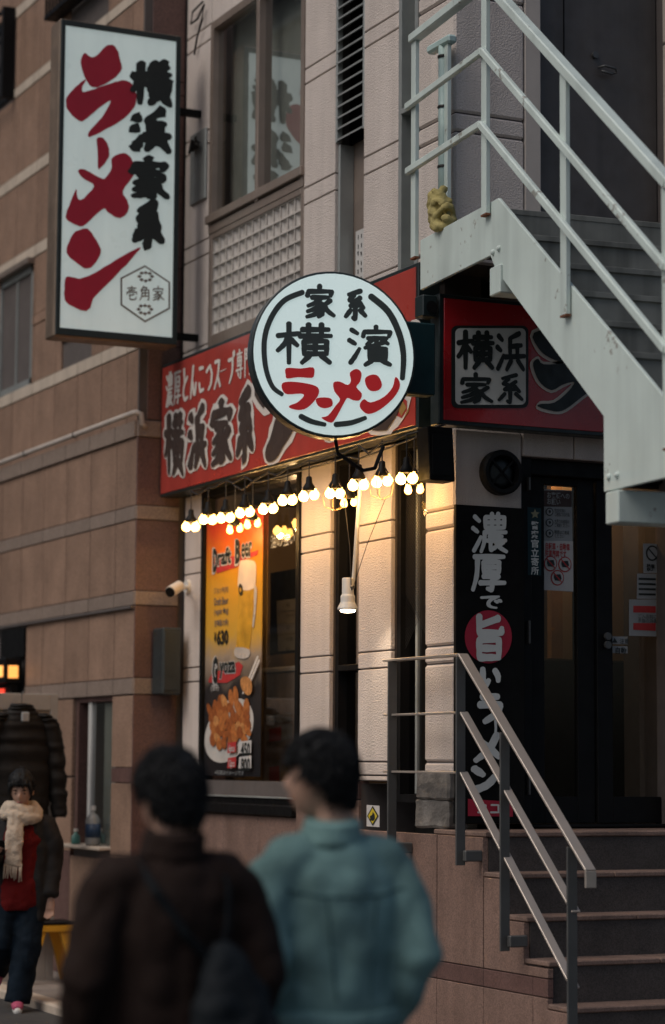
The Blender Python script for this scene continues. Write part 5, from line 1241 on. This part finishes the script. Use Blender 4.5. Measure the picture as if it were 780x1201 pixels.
# man in the brown jacket
l1 = gpos(202, 6.6)
m1, F1, j1 = make_man('man in dark brown jacket seen from behind carrying a navy backpack', l1, R(2), R(14), .935, .195, 'brownjacket', 'trousers', 'jacket', .70,
    [(-.270,-.05,1.03),(.255,-.06,1.02)], [(-.25,.08,.80),(.23,.06,.76)], .205, (.022,.010,-.62,3.0,.30,.002))
col = MB(); F1.tube(col, [(0,-.012,1.355),(0,-.016,1.395),(0,-.022,1.43)], [(.100,.092),(.090,.086),(.086,.084)], 20); organic('collar', col, .010, 'brownjacket', m1, .006, 9, 1, l1)
bpk = thing('backpack', 'slack navy nylon backpack on the back of the man in brown', 'backpack', tuple(F1.p(.10,-.2,.8)))
bb = MB(); F1.tube(bb, [(.10,-.215,.60),(.10,-.235,.68),(.10,-.235,.84),(.095,-.215,.98),(.085,-.185,1.08),(.08,-.165,1.13)], [(.09,.06),(.14,.085),(.145,.09),(.115,.07),(.06,.045),(.03,.03)], 16)
organic('bag_body', bb, .012, 'bagcloth', bpk, .016, 7, 2, tuple(F1.p(.10,-.2,.8)), .016, 13)
for pts in ([(.08,-.17,1.12),(-.02,-.165,1.22),(-.10,-.135,1.34),(-.135,-.06,1.425),(-.14,.03,1.42),(-.13,.11,1.32)], [(.08,-.17,1.12),(.11,-.165,1.24),(.13,-.13,1.345),(.14,-.05,1.42),(.14,.04,1.415),(.13,.11,1.32)]):
    sb_ = MB(); P = [F1.p(q[0]*.95, q[1]*.93, q[2]*.945) for q in pts]
    for a_, b_ in zip(P, P[1:]): sb_.bar(a_, b_+(b_-a_)*.06, .030, .010, (P[2]-F1.p(0,0,1.3)))
    organic('strap', sb_, .007, 'bagcloth', bpk, origin=tuple(P[2]), smooth_it=2)
# man in the washed denim jacket
l2 = gpos(390, 7.0)
m2, F2, j2 = make_man('man in washed teal denim jacket seen from behind looking left', l2, R(4), R(42), .965, .190, 'denim', 'trousers', 'denim_jacket', .86,
    [(-.252,-.05,1.06),(.250,-.07,1.05)], [(-.23,.08,.87),(.205,.03,.86)], .190, (.022,.016,-.60,8.0,.34,.002), 0, -.03)
col = MB(); F2.tube(col, [(-.01,-.012,1.39),(-.012,-.018,1.425),(-.014,-.024,1.458)], [(.104,.094),(.092,.088),(.085,.084)], 20); organic('collar', col, .010, 'denim', m2, .006, 9, 1, l2)
M['denimseam'] = mat('denim_seam', (.05,.11,.115), .95, var=.2)
from mathutils.bvhtree import BVHTree
bvh = BVHTree.FromPolygons([Vector(q.co)+Vector(l2) for q in j2.data.vertices], [list(p.vertices) for p in j2.data.polygons])
def seam(pts, n=14):
    """stitched welt lying on the back of the jacket: figure x, z found by probing the cloth from behind"""
    P = []
    for (x0, z0), (x1, z1) in zip(pts, pts[1:]):
        for i in range(n):
            u = i/n; o = F2.p(x0+(x1-x0)*u, -.6, z0+(z1-z0)*u); h = bvh.ray_cast(o, F2.m.to_3x3() @ Vector((0,1,0)))
            if h[0]: P.append(h[0])
    if len(P) > 3: MB().tube(P, .0045, 5).build('seam', 'denimseam', m2)
seam([(-.20,1.255),(-.1,1.235),(.1,1.235),(.20,1.255)])
seam([(-.085,1.235),(-.055,.92)]); seam([(.085,1.235),(.055,.92)])
for z_, w_, yb in ((.895,.20,-.150),):
    hb_ = MB(); F2.tube(hb_, [(0,0,.850),(0,0,.868),(0,0,.900),(0,0,.91)], [(.214,.142),(.220,.148),(.220,.148),(.214,.142)], 28); organic('waistband', hb_, .011, 'denim', m2, .010, 6, 1, l2)

# woman walking towards us
yw = R(160); lw_ = tuple(B(21, 1150, 3.5)); lw_ = (lw_[0], 3.5, 0)
W = thing('person', 'woman in cream scarf, red sweater and dark jacket looking at phone', 'person', lw_); FW = Fig(lw_, yw)
hm = FW.m @ Matrix.Translation(Vector((0, .06, 1.435))) @ rotz(R(-6)) @ Matrix.Rotation(R(-20), 4, 'X') @ Matrix.Scale(.97, 4)
body = MB(); add_head(body, hm)
FW.tube(body, [(0,-.01,1.20),(0,.0,1.30),(0,.03,1.40)], [.06,.05,.046])
FW.tube(body, [(0,0,.74),(0,0,.92),(0,0,1.10),(0,-.01,1.22),(0,-.01,1.28)], [(.14,.10),(.12,.085),(.135,.095),(.14,.07),(.06,.05)])
EL, WR = [(-.205,-.03,.98),(.225,.02,.96)], [(-.195,.05,.74),(.155,.24,1.02)]
for sg, el, wr in ((-1,EL[0],WR[0]),(1,EL[1],WR[1])):
    FW.tube(body, [(sg*.09,-.01,1.22),(sg*.17,-.01,1.20), el, wr], [.045,.043,.034,.022])
hand(body, FW, WR[0], (0.0,.15,-1), 1, .35, (0,1,0)); hand(body, FW, WR[1], (-.25,.85,.35), -1, .75, (0,0,1))
FW.tube(body, [(-.085,0,.80),(-.06,.07,.43),(.0,.06,.09)], [.08,.05,.036]); FW.tube(body, [(.085,0,.80),(.12,.05,.44),(.15,-.25,.22)], [.08,.05,.036])
organic('body', body, .007, 'skin', W, origin=lw_, smooth_it=1); face_parts(hm, W)
hb = MB(); sphere_fn(hb, hair_fn(hm, .018, .014, -.75, 5.0, .50, .005), 64, 44)
for sg in (-1, 1): hb.tube([hm @ Vector((sg*.060,.066,.075)), hm @ Vector((sg*.074,.058,.01)), hm @ Vector((sg*.070,.052,-.055))], [.014,.012,.004], 8)
for k in range(7): x_ = -.045+k*.015; hb.tube([hm @ Vector((x_*.8,.068,.092)), hm @ Vector((x_,.092,.070)), hm @ Vector((x_*1.1,.098,.050))], [.012,.009,.003], 8)
for k in range(5): hb.tube([hm @ Vector((rg.uniform(-.02,.02),-.04,.12)), hm @ Vector((rg.uniform(-.03,.03),-.05+rg.uniform(-.03,.03),.15))], [.006,.002], 5)
hb.build('hair', 'hair', W, smooth=True, origin=lw_); hair_locks(hm, W, (.016, .010, -.75, 5.0, .50), 200, lw_, .05)
sw_ = MB(); FW.tube(sw_, [(0,.02,.655),(0,.025,.70),(0,.02,.92),(0,.02,1.10),(0,.0,1.20),(0,-.005,1.27)], [(.150,.115),(.158,.125),(.145,.115),(.150,.115),(.13,.085),(.06,.055)], 18)
organic('sweater', sw_, .011, 'redknit', W, .010, 7, 2, lw_, .010, 14)
jk = MB(); FW.tube(jk, [(-.115,-.02,.58),(-.115,-.02,.80),(-.105,-.02,1.05),(-.08,-.02,1.21),(-.04,-.02,1.27)], [(.085,.125),(.090,.128),(.088,.120),(.085,.09),(.05,.055)], 14)
FW.tube(jk, [(.125,-.02,.62),(.125,-.02,.80),(.11,-.02,1.05),(.08,-.02,1.21),(.04,-.02,1.27)], [(.072,.125),(.078,.128),(.080,.120),(.085,.09),(.05,.055)], 14)
FW.tube(jk, [(0,-.085,.58),(0,-.09,.85),(0,-.085,1.10),(0,-.055,1.25)], [(.16,.045),(.16,.045),(.16,.045),(.07,.03)], 14)
for sg, el, wr in ((-1,EL[0],WR[0]),(1,EL[1],WR[1])):
    e, w2 = Vector(el), Vector(wr); FW.tube(jk, [(sg*.08,-.015,1.235),(sg*.155,-.015,1.205), (Vector((sg*.165,-.01,1.19))+e)/2+Vector((sg*.02,0,0)), e, (e+w2)/2, w2], [.062,.074,.078,.078,.072,.058], 14)
organic('jacket', jk, .012, 'leather', W, .010, 6, 3, lw_, .010, 10)
jn = MB(); FW.tube(jn, [(0,0,.86),(0,0,.76)], [(.145,.11),(.155,.12)]); FW.tube(jn, [(-.08,0,.80),(-.06,.06,.44),(.0,.055,.055)], [(.105,.105),(.090,.095),(.088,.10)]); FW.tube(jn, [(.08,0,.80),(.12,.045,.44),(.15,-.22,.24)], [(.105,.105),(.090,.095),(.085,.095)])
organic('jeans', jn, .012, 'jeans', W, .010, 7, 2, lw_, .012, 12)
sf = MB()
for r_s, zc2, rt2, ph in ((.088,1.305,.044,0.0),(.102,1.262,.046,.6)):
    ring = [FW.p(r_s*math.cos(t), r_s*.92*math.sin(t)+.02, zc2+.018*math.sin(2*t+ph)) for t in [2*math.pi*i/22 for i in range(23)]]; sf.tube(ring, rt2, 10)
FW.tube(sf, [(.03,.125,1.26),(.035,.155,1.15),(.04,.160,1.04),(.045,.155,.94)], [(.05,.03),(.062,.022),(.062,.018),(.060,.014)], 12)
so_ = organic('scarf', sf, .010, 'scarf', W, .010, 9, 1, lw_, .014, 20)
for k in range(9):
    x_ = -.012+k*.0135; MB().tube([FW.p(x_,.157,.955), FW.p(x_+rg.uniform(-.006,.006),.160,.90), FW.p(x_+rg.uniform(-.012,.012),.155,.845+rg.uniform(-.01,.02))], [.0065,.006,.004], 6).build('fringe', 'scarf', W, smooth=True)
for (ax, ay, az, tilt) in ((0.0,.05,.0,0),(.15,-.26,.16,-.6)):
    s_ = MB(); FW.tube(s_, [(ax,ay-.07,az+.05+.10*abs(tilt)),(ax,ay,az+.055),(ax-.005,ay+.09,az+.045-.02*abs(tilt)),(ax-.01,ay+.16,az+.03-.05*abs(tilt))], [(.034,.036),(.040,.045),(.042,.034),(.030,.022)]); organic('shoe', s_, .009, 'pink', W, origin=lw_)
    MB().tube([FW.p(ax,ay-.075,az+.014+.08*abs(tilt)),FW.p(ax-.005,ay+.05,az+.012),FW.p(ax-.01,ay+.165,az+.012-.03*abs(tilt))], [.028,.034,.026], 8).build('sole', 'plastic', W, smooth=True) if tilt == 0 else None
pc = FW.p(.125, .33, 1.06); ph = thing('phone', 'dark phone held in the hand of woman with scarf', 'phone', tuple(pc))
pm = FW.m @ Matrix.Translation(Vector((.125,.33,1.065))) @ Matrix.Rotation(R(-50), 4, 'X')
mb = MB().box(-.037,.037,-.004,.004,-.075,.075); mb.v = [pm @ q for q in mb.v]; mb.build('phone_case', 'black', ph, .004)
mb = MB().box(-.033,.033,-.0055,-.0045,-.068,.068); mb.v = [pm @ q for q in mb.v]; mb.build('screen', mat('phone_screen', (.05,.06,.07), .15, var=0, emit=(.5,.7,.9), estr=.25), ph)
